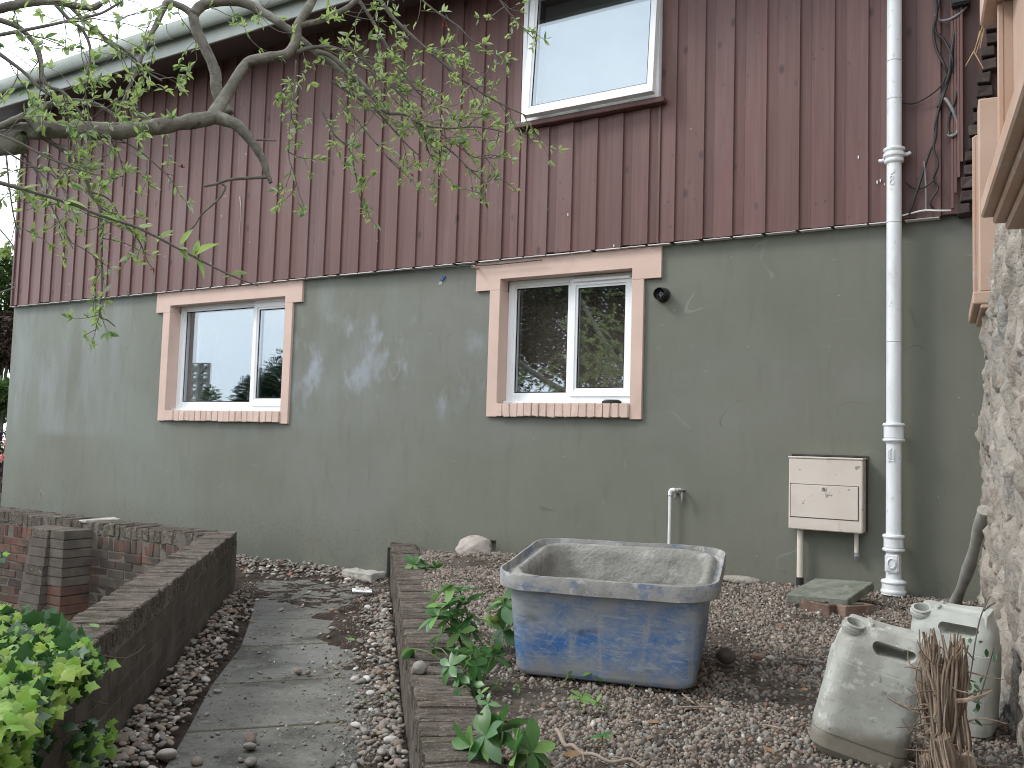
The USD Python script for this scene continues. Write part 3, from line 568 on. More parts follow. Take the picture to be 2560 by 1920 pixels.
# cladding: proud boards over back boards
EDGE = [-11.487, -11.237, -10.993, -10.771, -10.537, -10.308, -10.084, -9.865, -9.62, -9.395, -9.176, -8.947, -8.723, -8.505, -8.252, -8.018, -7.778, -7.556, -7.315, -7.081, -6.841, -6.619, -6.381, -6.15, -5.935, -5.704, -5.471, -5.245, -5.017, -4.786, -4.562, -4.319, -4.084, -3.857, -3.637, -3.408, -3.18, -2.952, -2.726, -2.506, -2.276, -2.047, -1.802, -1.562, -1.32, -1.093, -.865, -.637]
brs = np.random.default_rng(3)
WX0, WX1 = -3.925, -2.632
def board(name, x0, x1, y0, y1, z0, z1, mt):
    def add(a, b, c, d):
        if b - a < .012 or d - c < .02: return
        m = bx(a, b, y0, y1, c, d, .003); v = np.array(m.vertices)
        front = v[:, 1] < (y0 + y1) / 2; v[:, 1] += np.where(front, brs.normal(0, .0008), 0)
        if name == 'board' and b - a > .05: v[:, 1] += np.where(front, .0105 * np.clip((b - v[:, 0]) / (b - a), 0, 1), 0)
        obj(name, T(v, m.faces), mt, house)
    if x1 <= WX0 or x0 >= WX1: add(x0, x1, z0, z1)
    else:
        add(x0, min(x1, WX0), z0, z1) if x0 < WX0 else None
        add(max(x0, WX1), x1, z0, z1) if x1 > WX1 else None
        a, b = max(x0, WX0), min(x1, WX1); add(a, b, z0, 3.995); add(a, b, 5.27, z1)
for i, e in enumerate(EDGE):
    prev = EDGE[i - 1] if i else HX0 + .06
    w = (e - prev); b0 = e - w * .67; dz = brs.normal(0, .003)
    board("board", b0, e, 6.431, 6.447, 2.895 + dz, HT, "board_paint")
    board("back_board", prev - .02, b0 + .02, 6.4465, 6.464, 2.903 + dz, HT, "back_board_paint")
board("back_board", -.637, HX1, 6.4455, 6.464, 2.903, HT, "back_board_paint")
obj("corner_board", bx(HX0 + .02, HX0 + .055, 6.428, 6.50, 2.90, HT, .003), "board_paint", house)
# drip flashing under the boards
for i, e in enumerate(EDGE):
    prev = EDGE[i - 1] if i else HX0
    obj("drip_strip", bx(prev + .004, e - brs.uniform(.0, .05), 6.434, 6.498, 2.8875 + brs.normal(0, .0008), 2.8920), "white_metal", house)
cab = [atY(850 + x / 2.572, 640 + y / 2.572, 6.43) for x, y in ((0, 128), (300, 100), (600, 78), (830, 62), (1000, 55), (1300, 25))]
obj("edge_cable", tube(smoothpath(cab, 6), .005, 6), "cable_black", house, smooth=True)
q_ = [atY(600, 492, 6.4315), atY(602, 512, 6.4315), atY(600, 560, 6.4315), atY(598, 640, 6.4315)]
obj("bird_dropping", tube(q_, [.008, .004, .0016, .0008], 6), "pebble_white", house)
for fx, fy in ((2201, 452), (2193, 456), (2146, 394), (1535, 615), (1420, 537)):
    q_ = atY(fx, fy, 6.433); obj("bird_dropping", tube([q_ + [0, 0, .012], q_ - [0, 0, .010]], [.005, .003], 5), "pvc_white", house)
# eaves
sv = np.array([(x_, y_, z_) for x_ in (-13.6, -.3) for y_, z_ in ((5.885, 5.285), (6.62, 5.455), (6.62, 5.485), (5.885, 5.315))])
obj("soffit", T(sv, [[0, 1, 5], [0, 5, 4], [1, 2, 6], [1, 6, 5], [2, 3, 7], [2, 7, 6], [3, 0, 4], [3, 4, 7], [0, 3, 2], [0, 2, 1], [4, 5, 6], [4, 6, 7]]), "soffit_wood", house)
obj("fascia", bx(-13.6, -.3, 5.855, 5.884, 5.262, 5.50, .004), "pvc_grey", house)
th = np.linspace(math.pi, 2 * math.pi, 13); prof = [(5.775 + .078 * math.cos(t), 5.505 + .115 * math.sin(t)) for t in th]; pin = [(5.775 + .070 * math.cos(t), 5.507 + .106 * math.sin(t)) for t in th[::-1]]
ring = np.array(prof + pin); xs = np.linspace(-13.7, -.3, 3)
gut = loft([np.column_stack([np.full(len(ring), xx), ring]) for xx in xs]); gut.fix_normals()
gt = obj("gutter", gut, "pvc_grey", house, smooth=30)
for xx in np.arange(-13.2, -1, 1.35):
    rr = np.array([(5.775 + .084 * math.cos(t), 5.504 + .122 * math.sin(t)) for t in th] + [(5.775 + .072 * math.cos(t), 5.506 + .108 * math.sin(t)) for t in th[::-1]])
    m = loft([np.column_stack([np.full(len(rr), xx + d), rr]) for d in (-.02, .02)]); m.fix_normals(); obj("gutter_bracket", m, "pvc_grey", gt)
rv = np.array([(-13.7, 5.89, 5.50), (-.1, 5.89, 5.50), (-.1, 10.6, 8.0), (-13.7, 10.6, 8.0), (-.1, 15.6, 5.63), (-13.7, 15.6, 5.63)]); rv2 = rv + [0, 0, .06]
f = [[0, 2, 1], [0, 3, 2], [3, 4, 2], [3, 5, 4], [6, 7, 8], [6, 8, 9], [9, 8, 10], [9, 10, 11], [0, 1, 7], [0, 7, 6], [5, 11, 10], [5, 10, 4], [0, 6, 9], [0, 9, 3], [3, 9, 11], [3, 11, 5], [1, 2, 8], [1, 8, 7], [2, 4, 10], [2, 10, 8]]
obj("roof", T(np.vstack([rv, rv2]), f), "roof_tile", house)
for s_ in (-11.59, -.26): obj("gable", T([(s_, 6.79, HT), (s_, 15, HT), (s_, 10.6, 7.9), (s_ + .02, 6.79, HT), (s_ + .02, 15, HT), (s_ + .02, 10.6, 7.9)], [[0, 1, 2], [3, 5, 4], [0, 3, 4], [0, 4, 1], [1, 4, 5], [1, 5, 2], [2, 5, 3], [2, 3, 0]]), "board_paint", house)

# ground floor windows with painted surrounds
def surround(lab, lx0, lx1, ltop, lbot, jx0, jx1, ox0, ox1, otop, sill0, sill1, nb):
    s = UsdGeom.Xform.Define(stage, f"{P(house)}/{numbered(P(house), 'window_surround')}"); tag(s, label=lab); LOC[str(s.GetPath())] = np.zeros(3)
    lint = mbox(lx0, lx1, 6.472, 6.60, lbot, ltop) - mbox(ox0, ox1, 6.4, 6.7, lbot - .1, otop)
    obj("lintel", unman(lint), "peach", s)
    obj("jamb", bx(jx0, ox0, 6.473, 6.70, sill0 - .004, lbot, .003), "peach", s); obj("jamb", bx(ox1, jx1, 6.473, 6.70, sill0 - .012, lbot, .003), "peach", s)
    w = (ox1 - ox0) / nb
    obj("sill_mortar", bx(ox0 + .001, ox1 - .001, 6.462, 6.70, sill0 + .008, sill1 - .006), "peach_mortar", s)
    for k in range(nb):
        m = chbox(w - .010 + brs.normal(0, .003), .27, sill1 - sill0, .004, .0018, brs); m.apply_translation([ox0 + w * (k + .5) + brs.normal(0, .002), 6.585 + brs.normal(0, .003), (sill0 + sill1) / 2 + brs.normal(0, .0015)])
        obj("sill_brick", m, "peach_brick", s)
surround("wider peach painted surround on the left", -8.722, -6.46, 2.8835, 2.664, -8.60, -6.586, -8.482, -6.693, 2.736, 1.447, 1.558, 20)
surround("narrower peach painted surround near the vent", -4.358, -2.622, 2.8835, 2.634, -4.212, -2.766, -4.107, -2.867, 2.727, 1.535, 1.648, 17)
def bar(parent, name, x0, x1, z0, z1, y0, y1, mt="pvc_white", ch=.005): return obj(name, bx(x0, x1, y0, y1, z0, z1, ch), mt, parent)
def rebated(parent, name, x0, x1, z0, z1, wl, wr, wb, wt, y0, y1, mt="pvc_white"):
    """four mitred sections as one frame with a stepped rebate"""
    o = mbox(x0, x1, y0, y1, z0, z1) - mbox(x0 + wl, x1 - wr, y0 - 1, y1 + 1, z0 + wb, z1 - wt)
    st = mbox(x0 + wl * .45, x1 - wr * .45, y0 - .0, y0 + .008, z0 + wb * .45, z1 - wt * .45)
    o = o - (mbox(x0 + wl * .62, x1 - wr * .62, y0 - .01, y0 + .010, z0 + wb * .62, z1 - wt * .62))
    return obj(name, unman(o), mt, parent)
def window(lab, x0, x1, z0, z1, m0, m1, p1, sash, p2):
    w = UsdGeom.Xform.Define(stage, f"{P(house)}/{numbered(P(house), 'window')}"); tag(w, label=lab); LOC[str(w.GetPath())] = np.zeros(3)
    fr = mbox(x0, x1, 6.62, 6.69, z0, z1) - mbox(p1[0], p1[1], 6, 7, p1[2], p1[3]) - mbox(sash[0] + .02, sash[1] - .02, 6, 7, sash[2] + .02, sash[3] - .02)
    fr = fr - mbox(p1[0] - .018, p1[1] + .018, 6.61, 6.632, p1[2] - .018, p1[3] + .018)
    obj("frame", unman(fr), "pvc_white", w)
    so = mbox(sash[0], sash[1], 6.603, 6.66, sash[2], sash[3]) - mbox(p2[0], p2[1], 6, 7, p2[2], p2[3]) - mbox(p2[0] - .02, p2[1] + .02, 6.59, 6.614, p2[2] - .02, p2[3] + .02)
    obj("sash", unman(so), "pvc_white", w)
    obj("drip_bar", bx(sash[0] + .02, sash[1] - .02, 6.575, 6.604, sash[3] - .012, sash[3] + .012, .004), "pvc_white", w)
    for nm, p, y in (("pane", p1, 6.645), ("pane", p2, 6.628)):
        obj(nm, bx(p[0] - .008, p[1] + .008, y, y + .024, p[2] - .008, p[3] + .008), "window_glass", w)
        g_ = mbox(p[0] - .001, p[1] + .001, y - .004, y - .001, p[2] - .001, p[3] + .001) - mbox(p[0] + .010, p[1] - .010, y - .01, y + .01, p[2] + .010, p[3] - .010)
        obj("gasket", unman(g_), "seal_black", w)
    obj("sub_sill", bx(x0, x1, 6.565, 6.70, z0 - .022, z0 - .0005, .005), "pvc_white", w)
window("wider white window reflecting the sky", -8.4955, -6.675, 1.582, 2.752, -7.315, -7.24, (-8.40, -7.315, 1.662, 2.680), (-7.262, -6.69, 1.62, 2.725), (-7.215, -6.76, 1.698, 2.645))
window("white window reflecting tree branches", -4.104, -2.869, 1.672, 2.726, -3.52, -3.44, (-4.032, -3.52, 1.745, 2.662), (-3.478, -2.915, 1.715, 2.685), (-3.418, -2.985, 1.781, 2.625))
obj("blind", bx(-8.40, -8.29, 6.74, 6.76, 1.6, 2.72), "room_grey", house)
obj("curtain", bx(-4.25, -2.75, 6.95, 6.97, 1.3, 2.88), "curtain_brown", house)
# open upper window
uw = UsdGeom.Xform.Define(stage, f"{P(house)}/{numbered(P(house), 'window')}"); tag(uw, label="upper window with its top-hung sash open outwards"); LOC[str(uw.GetPath())] = np.zeros(3)
fr = mbox(-3.904, -2.646, 6.405, 6.60, 4.046, 5.249) - mbox(-3.865, -2.685, 6, 7, 4.085, 5.21)
obj("frame", unman(fr), "pvc_white", uw)
A = math.radians(4.2); sz_ = 1.175
def sash_m(m):
    v = np.array(m.vertices); y, z = v[:, 1].copy(), v[:, 2].copy()
    v[:, 1] = 6.40 + y * math.cos(A) + z * math.sin(A); v[:, 2] = 5.235 - y * math.sin(A) * -1 * -1 + z * math.cos(A); return T(v, m.faces)
SX0, SX1 = -3.816, -2.648
so = mbox(SX0, SX1, -.03, .03, -1.175, -.02) - mbox(SX0 + .068, SX1 - .052, -1, 1, -1.175 + .075, -.09) - mbox(SX0 + .05, SX1 - .038, -.04, -.018, -1.175 + .055, -.07)
obj("sash", sash_m(unman(so)), "pvc_white", uw)
obj("pane", sash_m(bx(SX0 + .062, SX1 - .046, -.008, .016, -1.175 + .069, -.084)), "window_glass", uw)
ga = mbox(SX0 + .066, SX1 - .05, -.0125, -.0092, -1.175 + .073, -.088) - mbox(SX0 + .076, SX1 - .060, -1, 1, -1.175 + .083, -.098)
obj("gasket", sash_m(unman(ga)), "seal_black", uw)
obj("catch", cat([bx(-3.36, -3.345, 6.37, 6.40, 4.088, 4.125, .003), tube([(-3.352, 6.385, 4.12), (-3.325, 6.36, 4.15), (-3.31, 6.35, 4.155)], .006, 6)]), "white_metal", uw)
obj("window_sill", bx(-3.95, -2.585, 6.36, 6.46, 4.000, 4.0445, .006), "board_paint", uw)
obj("blind", bx(-3.86, -2.72, 6.70, 6.72, 4.1, 5.2), "room_grey", uw)

# corner strip of thin boards and toothed brick ends beside the stone building
for k in range(4):
    x0 = -.575 + k * .019; m = bx(x0, x0 + .017, 6.40 - k * .006, 6.42 - k * .006, 2.93 + k * .10, HT, .002); obj("corner_slat", m, "board_paint", house)

# ================================================================== BRICK WALLS
def placed(m, o, d, n, s, t, z):
    """mesh (x along the wall, y across, z up) to the wall's place"""
    v = np.array(m.vertices); x, y = s + v[:, 0], t + v[:, 1]
    return T(np.column_stack([o[0] + d[0] * x + n[0] * y, o[1] + d[1] * x + n[1] * y, v[:, 2] + z]), m.faces)
mrs = np.random.default_rng(17)
kerb = base("brick_kerb", "low weathered brick retaining kerb between the path and the gravel bed", "low wall", (*K0, 0))
L = 7.4; pitch = .0755
obj("mortar", placed(bx(-.02, L, .0065, .208, -.05, .358), K0, KD, KN, 0, 0, 0), "mortar", kerb)
for k in range(int(L / pitch)):
    m = chbox(pitch - .0065 + mrs.normal(0, .001), .215 + mrs.normal(0, .003), .105 + mrs.normal(0, .002), .006, .003, mrs)
    obj("brick", placed(m, K0, KD, KN, pitch * (k + .5), .1075 + mrs.normal(0, .002), .318 + mrs.normal(0, .0025)), "kerb_brick", kerb)
for c in range(4):
    for k in range(int(L / .225)):
        m = chbox(.2215, .100, .0705, .0025, .0012, mrs); obj("brick", placed(m, K0, KD, KN, .225 * (k + .5) + (.1125 if c % 2 else 0), .052 + mrs.normal(0, .0015), .232 - c * .075), "wall_brick", kerb)
wall = base("garden_wall", "dark brick garden wall running beside the path with brick-on-edge coping", "wall", (*W0, 0))
LW = 6.2; HW = .517
obj("coping_bed", placed(bx(-.20, LW, -.207, -.008, HW - .0895, HW - .010), W0, WD, WN, 0, 0, 0), "mortar", wall)
obj("mortar", placed(bx(-.20, LW, -.208, -.0025, -.6, HW - .09), W0, WD, WN, 0, 0, 0), "mortar", wall)
for k in range(int((LW + .1) / pitch)):
    m = chbox(pitch - .006 + mrs.normal(0, .001), .215 + mrs.normal(0, .003), .105, .006, .003, mrs)
    obj("brick", placed(m, W0, WD, WN, pitch * (k + .5), -.1075 + mrs.normal(0, .0025), HW - .0525 + mrs.normal(0, .0025)), "kerb_brick", wall)
for c in range(6):
    for k in range(int(LW / .225)):
        if len([1 for _ in range(1)]) and _names.get((P(wall), "brick"), 0) >= 300: break
        m = chbox(.2215, .100, .0705, .0025, .0007, mrs); obj("brick", placed(m, W0, WD, WN, .225 * (k + .5) + (.1125 if c % 2 else 0), -.0505 + mrs.normal(0, .0006), HW - .145 - c * .075), "wall_brick", wall)
# inner face of the same wall, seen over the coping only in part: joined
inner = []
for c in range(12):
    for k in range(int(LW / .225)):
        m = chbox(.2215, .100, .0705, .0025, .0007, mrs); inner.append(placed(m, W0, WD, WN, .225 * (k + .5) + (.1125 if c % 2 else 0), -.163, HW - .145 - c * .075))
obj("inner_brickwork", cat(inner), "red_brick", wall, kind="stuff")
# the wall that turns off to the left, parallel to the house
back = base("garden_wall", "mossy red brick garden wall parallel to the house, with a rounded brick pier", "wall", (-7.0, 4.9, 0))
BD, BN, B0 = np.array([-1.0, .0]), np.array([0.0, -1.0]), np.array([-5.74, 5.085])       # runs left; BN points to the camera side
TB = .33
obj("mortar", placed(bx(-.02, 6.2, .012, TB - .008, -.8, HW - .014), B0, BD, BN, 0, 0, 0), "mortar", back)
for k in range(int(5.4 / pitch)):
    if abs(pitch * (k + .5) - 1.50) < .045: continue
    m = chbox(pitch - .007, .215, .105, .006, .004, mrs); obj("brick", placed(m, B0, BD, BN, pitch * (k + .5), TB - .1075 + mrs.normal(0, .004), HW - .0525 + mrs.normal(0, .004)), "kerb_brick", back)
    m = chbox(pitch - .010, .108, .105, .006, .003, mrs); obj("coping_back_brick", placed(m, B0, BD, BN, pitch * (k + .5), .053, HW - .055 + mrs.normal(0, .003)), "kerb_brick", back)
m = chbox(.10, .34, .03, .006, .004, mrs); obj("joint_tile", placed(m, B0, BD, BN, 1.50, TB / 2, HW + .003), "pale_concrete", back)
obj("movement_joint", placed(bx(1.49, 1.512, TB - .004, TB + .004, -.6, HW - .06), B0, BD, BN, 0, 0, 0), "pale_concrete", back)
for k in range(int(5.0 / pitch)):      # soldier-like course of headers on edge under the coping
    m = chbox(pitch - .011, .100, .105, .004, .003, mrs); obj("brick", placed(m, B0, BD, BN, pitch * (k + .5), TB - .055 + mrs.normal(0, .002), HW - .165), "red_brick", back)
for c in range(11):
    for k in range(int(4.2 / .225)):
        if _names.get((P(back), "brick"), 0) >= 300: break
        m = chbox(.2175, .100, .068, .004, .003, mrs); obj("brick", placed(m, B0, BD, BN, .225 * (k + .5) + (.1125 if c % 2 else 0), TB - .052 + mrs.normal(0, .003), HW - .257 - c * .075), "red_brick", back)
# rounded pier of bullnose bricks
pc = np.array([-7.36, 4.72])
pier = UsdGeom.Xform.Define(stage, f"{P(back)}/pier"); LOC[str(pier.GetPath())] = LOC[P(back)]
pr = []
for c in range(14):
    zt = .455 - c * .078; lean = .0
    w = .20
    # red header on the right, bullnose block on the left
    n = 9; arc = [(-.32 + .20 - .20 * math.cos(t), -.035 + -.20 * math.sin(t)) for t in np.linspace(0, math.pi / 2, n)]
    out = [(-.32, .15)] + arc + [(.055, -.235), (.055, .15)]
    o = [(pc[0] + x - (.009 * c if x < 0 else 0), pc[1] + y - (.006 * c if y < 0 else 0)) for x, y in out][::-1]
    m = quadblock(o, zt - .0725, zt); m = mani(m); m = unman(m); obj("bullnose_brick", m, "wall_brick" if c % 4 else "kerb_brick", pier)
    m = chbox(.20, .38, .0725, .004, .002, mrs); m.apply_translation([pc[0] + .165, pc[1] - .03, zt - .033]); obj("brick", m, "wall_brick" if c < 6 else "red_brick", pier)
obj("mortar", cat([bx(pc[0] - .25, pc[0] + .05, pc[1] - .16, pc[1] + .16, -.8, .44), bx(pc[0] + .052, pc[0] + .25, pc[1] - .205, pc[1] + .16, -.8, .42)]), "mortar", pier)

# ================================================================== STONE BUILDING on the right
st = base("stone_building", "old rubble stone building wall with flaking peach window surrounds", "building", (-.3, 4.5, 0))
SD = np.array([.0995, -.995]); SN = np.array([-.995, -.0995]); S0 = np.array([-.458, 6.86])      # along towards the camera; outwards (left)
def stone_pt(s, z, h): return np.stack([S0[0] + SD[0] * s + SN[0] * h, S0[1] + SD[1] * s + SN[1] * h, z], -1)
def stone_face(u, v):
    s = -.3 + 8.6 * u ** 1.05; z = -.1 + 5.9 * v
    q = np.stack([s * 1.0, z * .75, 0 * s], -1)
    h = .12 * (meshkit.fbm(q * 1.9 + 4, 2, 3) - .5) + .10 * (meshkit.fbm(q * 5.5 + 7, 4, 8) - .5) + .09 * (meshkit.fbm(q * np.array([19, 13, 1]) + 2, 4, 12) - .5)
    h = h - .05 + .03 * np.clip(1.2 - z, 0, 1) - .07 * np.clip((z - 2.0), 0, 3)
    return stone_pt(s, z, h)
sf = grid(stone_face, 400, 300)
obj("mortar_face", sf if True else 0, "wall_mortar", st, smooth=True)
obj("wall_core", T(np.vstack([stone_pt(np.array([-.3, 8.3, 8.3, -.3]), np.array([-.8, -.8, 6.0, 6.0]), np.full(4, -.42)), stone_pt(np.array([-.3, 8.3, 8.3, -.3]), np.array([-.8, -.8, 6.0, 6.0]), np.full(4, -1.2))]),
    [[0, 1, 2], [0, 2, 3], [4, 6, 5], [4, 7, 6], [0, 5, 1], [0, 4, 5], [3, 2, 6], [3, 6, 7], [1, 5, 6], [1, 6, 2], [0, 3, 7], [0, 7, 4]]), "wall_mortar", st)
srs = np.random.default_rng(23); zc = .22; cnt = 0
while zc < 4.4:
    hc = srs.uniform(.15, .34); s = -.1 + srs.uniform(0, .2)
    while s < 5.4:
        l = srs.uniform(.16, .48)
        if srs.random() < .86 and cnt < 290:
            hh = hc * srs.uniform(.7, 1.0); m = trimesh.creation.icosphere(subdivisions=3); v = np.array(m.vertices)
            v = np.sign(v) * np.abs(v) ** .5; v /= np.abs(v).max(); n = meshkit.fbm(v * 2.6 + srs.uniform(0, 50, 3), 5, cnt) - .5
            v = v * (1 + .75 * n[:, None]); v = v * np.array([l / 2 * .98, .105, hh / 2 * .98])
            a = srs.normal(0, .10); v = v @ trimesh.transformations.rotation_matrix(a, [0, 1, 0])[:3, :3].T
            zz = zc + hc / 2; sc_ = s + l / 2
            hb = -.055 + .03 * max(0, min(1, 1.2 - zz)) - .07 * max(0, zz - 2.0) - .072 + srs.normal(0, .016)
            pts = stone_pt(sc_ + v[:, 0], zz + v[:, 2], hb - v[:, 1]); obj("stone", T(pts, m.faces[:, ::-1] if False else m.faces), "wall_stone", st, smooth=True); cnt += 1
        s += l + srs.uniform(.015, .05)
    zc += hc + .02
# peach window surrounds that stand out from the stone face
SINK = [0.0, 0.0]
def sbox(s0, s1, h0, h1, z0, z1, ch=.006):
    m = bx(s0, s1, h0, h1, z0, z1, ch); v = np.array(m.vertices); v[:, 1] -= SINK[0] * (v[:, 0] - SINK[1]); r = T(stone_pt(v[:, 0], v[:, 2], v[:, 1]), m.faces); 
    return T(r.vertices, r.faces[:, ::-1])
def s_of(y): return (S0[1] - y) / .995
def peach(y0, y1, z0, z1, h, hs, head):
    s = UsdGeom.Xform.Define(stage, f"{P(st)}/{numbered(P(st), 'window_surround')}"); LOC[str(s.GetPath())] = LOC[P(st)]
    a, b = s_of(y0), s_of(y1)
    obj("jamb", sbox(a, a + .17, -.25, h, z0 + .10, z1), "peach_old", s); obj("jamb", sbox(b - .17, b, -.25, h, z0 + .10, z1), "peach_old", s)
    obj("sill", sbox(a - .004, b + .004, -.25, hs, z0 + .035, z0 + .10), "peach_old", s)
    obj("sill_moulding", sbox(a, b, -.25, hs - .035, z0 + .012, z0 + .036), "peach_old", s); obj("sill_moulding", sbox(a + .004, b - .004, -.25, hs - .07, z0 - .012, z0 + .013), "peach_old", s)
    obj("panel", sbox(a + .17, b - .17, -.25, h - .03, z0 + .10, z1), "peach_old", s)
    if head: obj("lintel", sbox(a - .002, b, -.25, h + .05, z1, z1 + .55), "peach_old", s)
    obj("edge_bead", sbox(a + .15, a + .172, h - .005, h + .012, z0 + .10, z1 - .01, .003), "peach_old", s)
PEACH1, PEACH2 = (5.90, 5.15, 2.06, 3.18, .045, .075, False), (3.30, 1.30, 2.06, 2.75, .055, .105, True)
peach(*PEACH1); SINK[:] = [.034, s_of(3.3)]; peach(*PEACH2); SINK[0] = 0.0
# toothed brick ends between the boards and the stone building
tooth = base("brick_toothing", "dark ragged column of brick ends between board cladding and stone building", "brickwork", (-.5, 6.4, 2.95))
for k in range(17):
    t = k / 16; px = 1700 + (1765 + 215 * t + (14 if k % 2 else -8)) / 2.572; py = (1345 - 1345 * t) / 2.572; p = atY(px, py, 6.36)
    m = chbox(.075 + .018 * (k % 2), .16, .066, .005, .003, mrs); m.apply_translation([p[0] + .055, 6.44, p[2]]); obj("brick", m, "dark_brick", tooth)
m = T([(-.55, 6.47, 2.93), (-.1, 6.47, 2.93), (-.1, 6.47, 5.4), (-.36, 6.47, 5.4), (-.55, 6.62, 2.93), (-.1, 6.62, 2.93), (-.1, 6.62, 5.4), (-.36, 6.62, 5.4)], [[0, 1, 2], [0, 2, 3], [4, 6, 5], [4, 7, 6], [0, 3, 7], [0, 7, 4], [0, 4, 5], [0, 5, 1], [3, 2, 6], [3, 6, 7]])
obj("backing", m, "dark_brick", tooth)
obj("straw_tuft", cat([tube([atY(1700 + a / 2.572, b / 2.572, 6.28), atY(1700 + c / 2.572, d / 2.572, 6.25)], [.005, .002], 4) for a, b, c, d in ((1960, 130, 1890, 330), (1890, 330, 1835, 425), (1890, 330, 1950, 440), (1955, 180, 1930, 310), (1930, 200, 1895, 330), (1945, 210, 1905, 340))]), "straw", tooth)

# ================================================================== DOWNPIPE, CABINET, PIPES, CABLES
PX, PY = -.918, 6.372
dp = base("downpipe", "white painted cast-iron downpipe with ringed collars", "downpipe", (PX, PY, .40))
obj("pipe", lathe([(0, .40), (.0475, .40), (.0475, 5.58), (0, 5.58)], 32, (PX, PY, 0)), "cast_iron_white", dp, smooth=40)
def ringprof(z, pts): return [(0.03, z + pts[0][1])] + [(r, z + h) for r, h in pts] + [(0.03, z + pts[-1][1])]
def collar(z, pts): return obj("collar", lathe(ringprof(z, pts), 36, (PX, PY, 0)), "cast_iron_white", dp, smooth=35)
RB = lambda z, r0, r1, w: [(r0, z - w), (r1 - .003, z - w * .7), (r1, z), (r1 - .003, z + w * .7), (r0, z + w)]
c1 = collar(3.33, [(.048, -.062)] + RB(-.043, .056, .064, .014) + [(.060, -.02)] + RB(-.004, .061, .072, .014) + [(.06, .014)] + RB(.034, .06, .071, .013) + [(.048, .052)])
for sx in (-1, 1):
    ear = tube(smoothpath([(PX + sx * .06, PY + .005, 3.315 + .01 * sx), (PX + sx * .085, PY + .015, 3.318 + .012 * sx), (PX + sx * .098, PY + .02, 3.325 + .015 * sx)], 3), [.014, .014, .013, .012, .012, .014, .011], 8); obj("ear", ear, "cast_iron_white", c1, smooth=True)
collar(1.458, [(.048, -.078)] + RB(-.055, .055, .070, .012) + [(.062, -.04), (.062, .03)] + RB(.045, .062, .070, .012) + [(.048, .06)])
collar(.735, [(.048, -.072)] + RB(-.05, .055, .070, .013) + [(.061, -.034), (.061, .02)] + RB(.036, .061, .070, .012) + [(.048, .05)])
collar(.445, [(.079, -.05)] + RB(-.032, .074, .081, .014) + [(.073, -.012), (.072, .015)] + RB(.03, .071, .079, .013) + [(.048, .05)])
for z_ in (3.98, 3.715, 2.865, 2.058): obj("band", lathe(ringprof(z_, RB(0, .0475, .0505, .004)), 32, (PX, PY, 0)), "cast_iron_white", dp, smooth=40)
yy_ = PY - .052
cv = chbox(.085, .014, .12, .010); cv.apply_translation([PX - .004, yy_, .600]); ac = obj("access_cover", cv, "cast_iron_white", dp)
obj("cover_boss", T(np.array(lathe([(0, 0), (.030, 0), (.030, .006), (.022, .010), (.021, .004), (0, .005)], 24).vertices)[:, [0, 2, 1]] * [1, -1, 1.35] + [PX - .004, yy_ - .006, .600], lathe([(0, 0), (.030, 0), (.030, .006), (.022, .010), (.021, .004), (0, .005)], 24).faces), "cast_iron_white", ac, smooth=40)
# cast marks standing out of the iron: a rosette-like emblem above, a ribbed shield below
mk = []
for q in range(5): mk.append(bx(PX - .03 + q * .009, PX - .0245 + q * .009, PY - .052, PY - .044, 1.275 - .004 * (q % 2), 1.335 + .008 * (q % 3), .0015))
mk.append(bx(PX - .032, PX + .012, PY - .0515, PY - .043, 1.262, 1.270, .001))
t_ = np.linspace(0, 2 * np.pi, 17)
for zc_, rx, rz in ((3.13, .012, .016), (3.165, .010, .010)):
    mk.append(tube(np.column_stack([PX - .008 + rx * np.sin(t_), np.full(17, PY - .0485), zc_ + rz * np.cos(t_)]), .0035, 5))
mk.append(tube([(PX - .014, PY - .048, 3.185), (PX + .006, PY - .048, 3.20), (PX + .004, PY - .048, 3.215)], .0035, 5))
obj("cast_mark", cat(mk), "cast_iron_white", dp)

cb = base("meter_cabinet", "beige wall-mounted utility meter cabinet with locked flap", "meter cabinet", (-1.35, 6.43, .77))
CY = 6.37
obj("case", bx(-1.600, -1.112, CY, 6.499, .772, 1.262, .006), "cabinet", cb)
obj("lid", bx(-1.606, -1.108, CY - .004, 6.499, 1.2625, 1.276, .004), "cabinet", cb)
fl = bx(-1.584, -1.140, CY - .005, CY - .0005, .858, 1.082, .002); d_ = obj("door", fl, "cabinet", cb)
obj("seam", unman(mbox(-1.5885, -1.1355, CY - .0012, CY + .001, .8535, 1.0865) - mbox(-1.5845, -1.1395, CY - 1, CY + 1, .8575, 1.0825)), "seal_black", cb)
obj("lock_plate", bx(-1.382, -1.345, CY - .008, CY - .0052, 1.045, 1.073, .001), "cabinet", d_)
lk = lathe([(0, 0), (.010, 0), (.010, .006), (.006, .007), (0, .004)], 16); lk = T(np.array(lk.vertices)[:, [0, 2, 1]] * [1, -1, 1] + [-1.363, CY - .008, 1.059], lk.faces); obj("lock", lk, "tap_metal", d_, smooth=40)
obj("back_gap", unman(mbox(-1.61, -1.098, 6.488, 6.4985, .78, 1.292) - mbox(-1.598, -1.114, 6, 7, .76, 1.2800)), "plinth", cb)
cp = base("conduit", "beige conduit from the cabinet into the ground, black sleeve at its foot", "conduit", (-1.535, 6.44, .38))
obj("pipe", lathe([(0, .42), (.0215, .42), (.0215, .771), (0, .771)], 20, (-1.535, 6.44, 0)), "conduit", cp, smooth=40); obj("sleeve", lathe([(0, .33), (.0255, .33), (.0255, .432), (.0225, .436), (0, .436)], 20, (-1.535, 6.44, 0)), "cable_black", cp, smooth=40)
cp2 = base("conduit", "short broken conduit stub hanging under the cabinet's right end", "conduit", (-1.165, 6.45, .6))
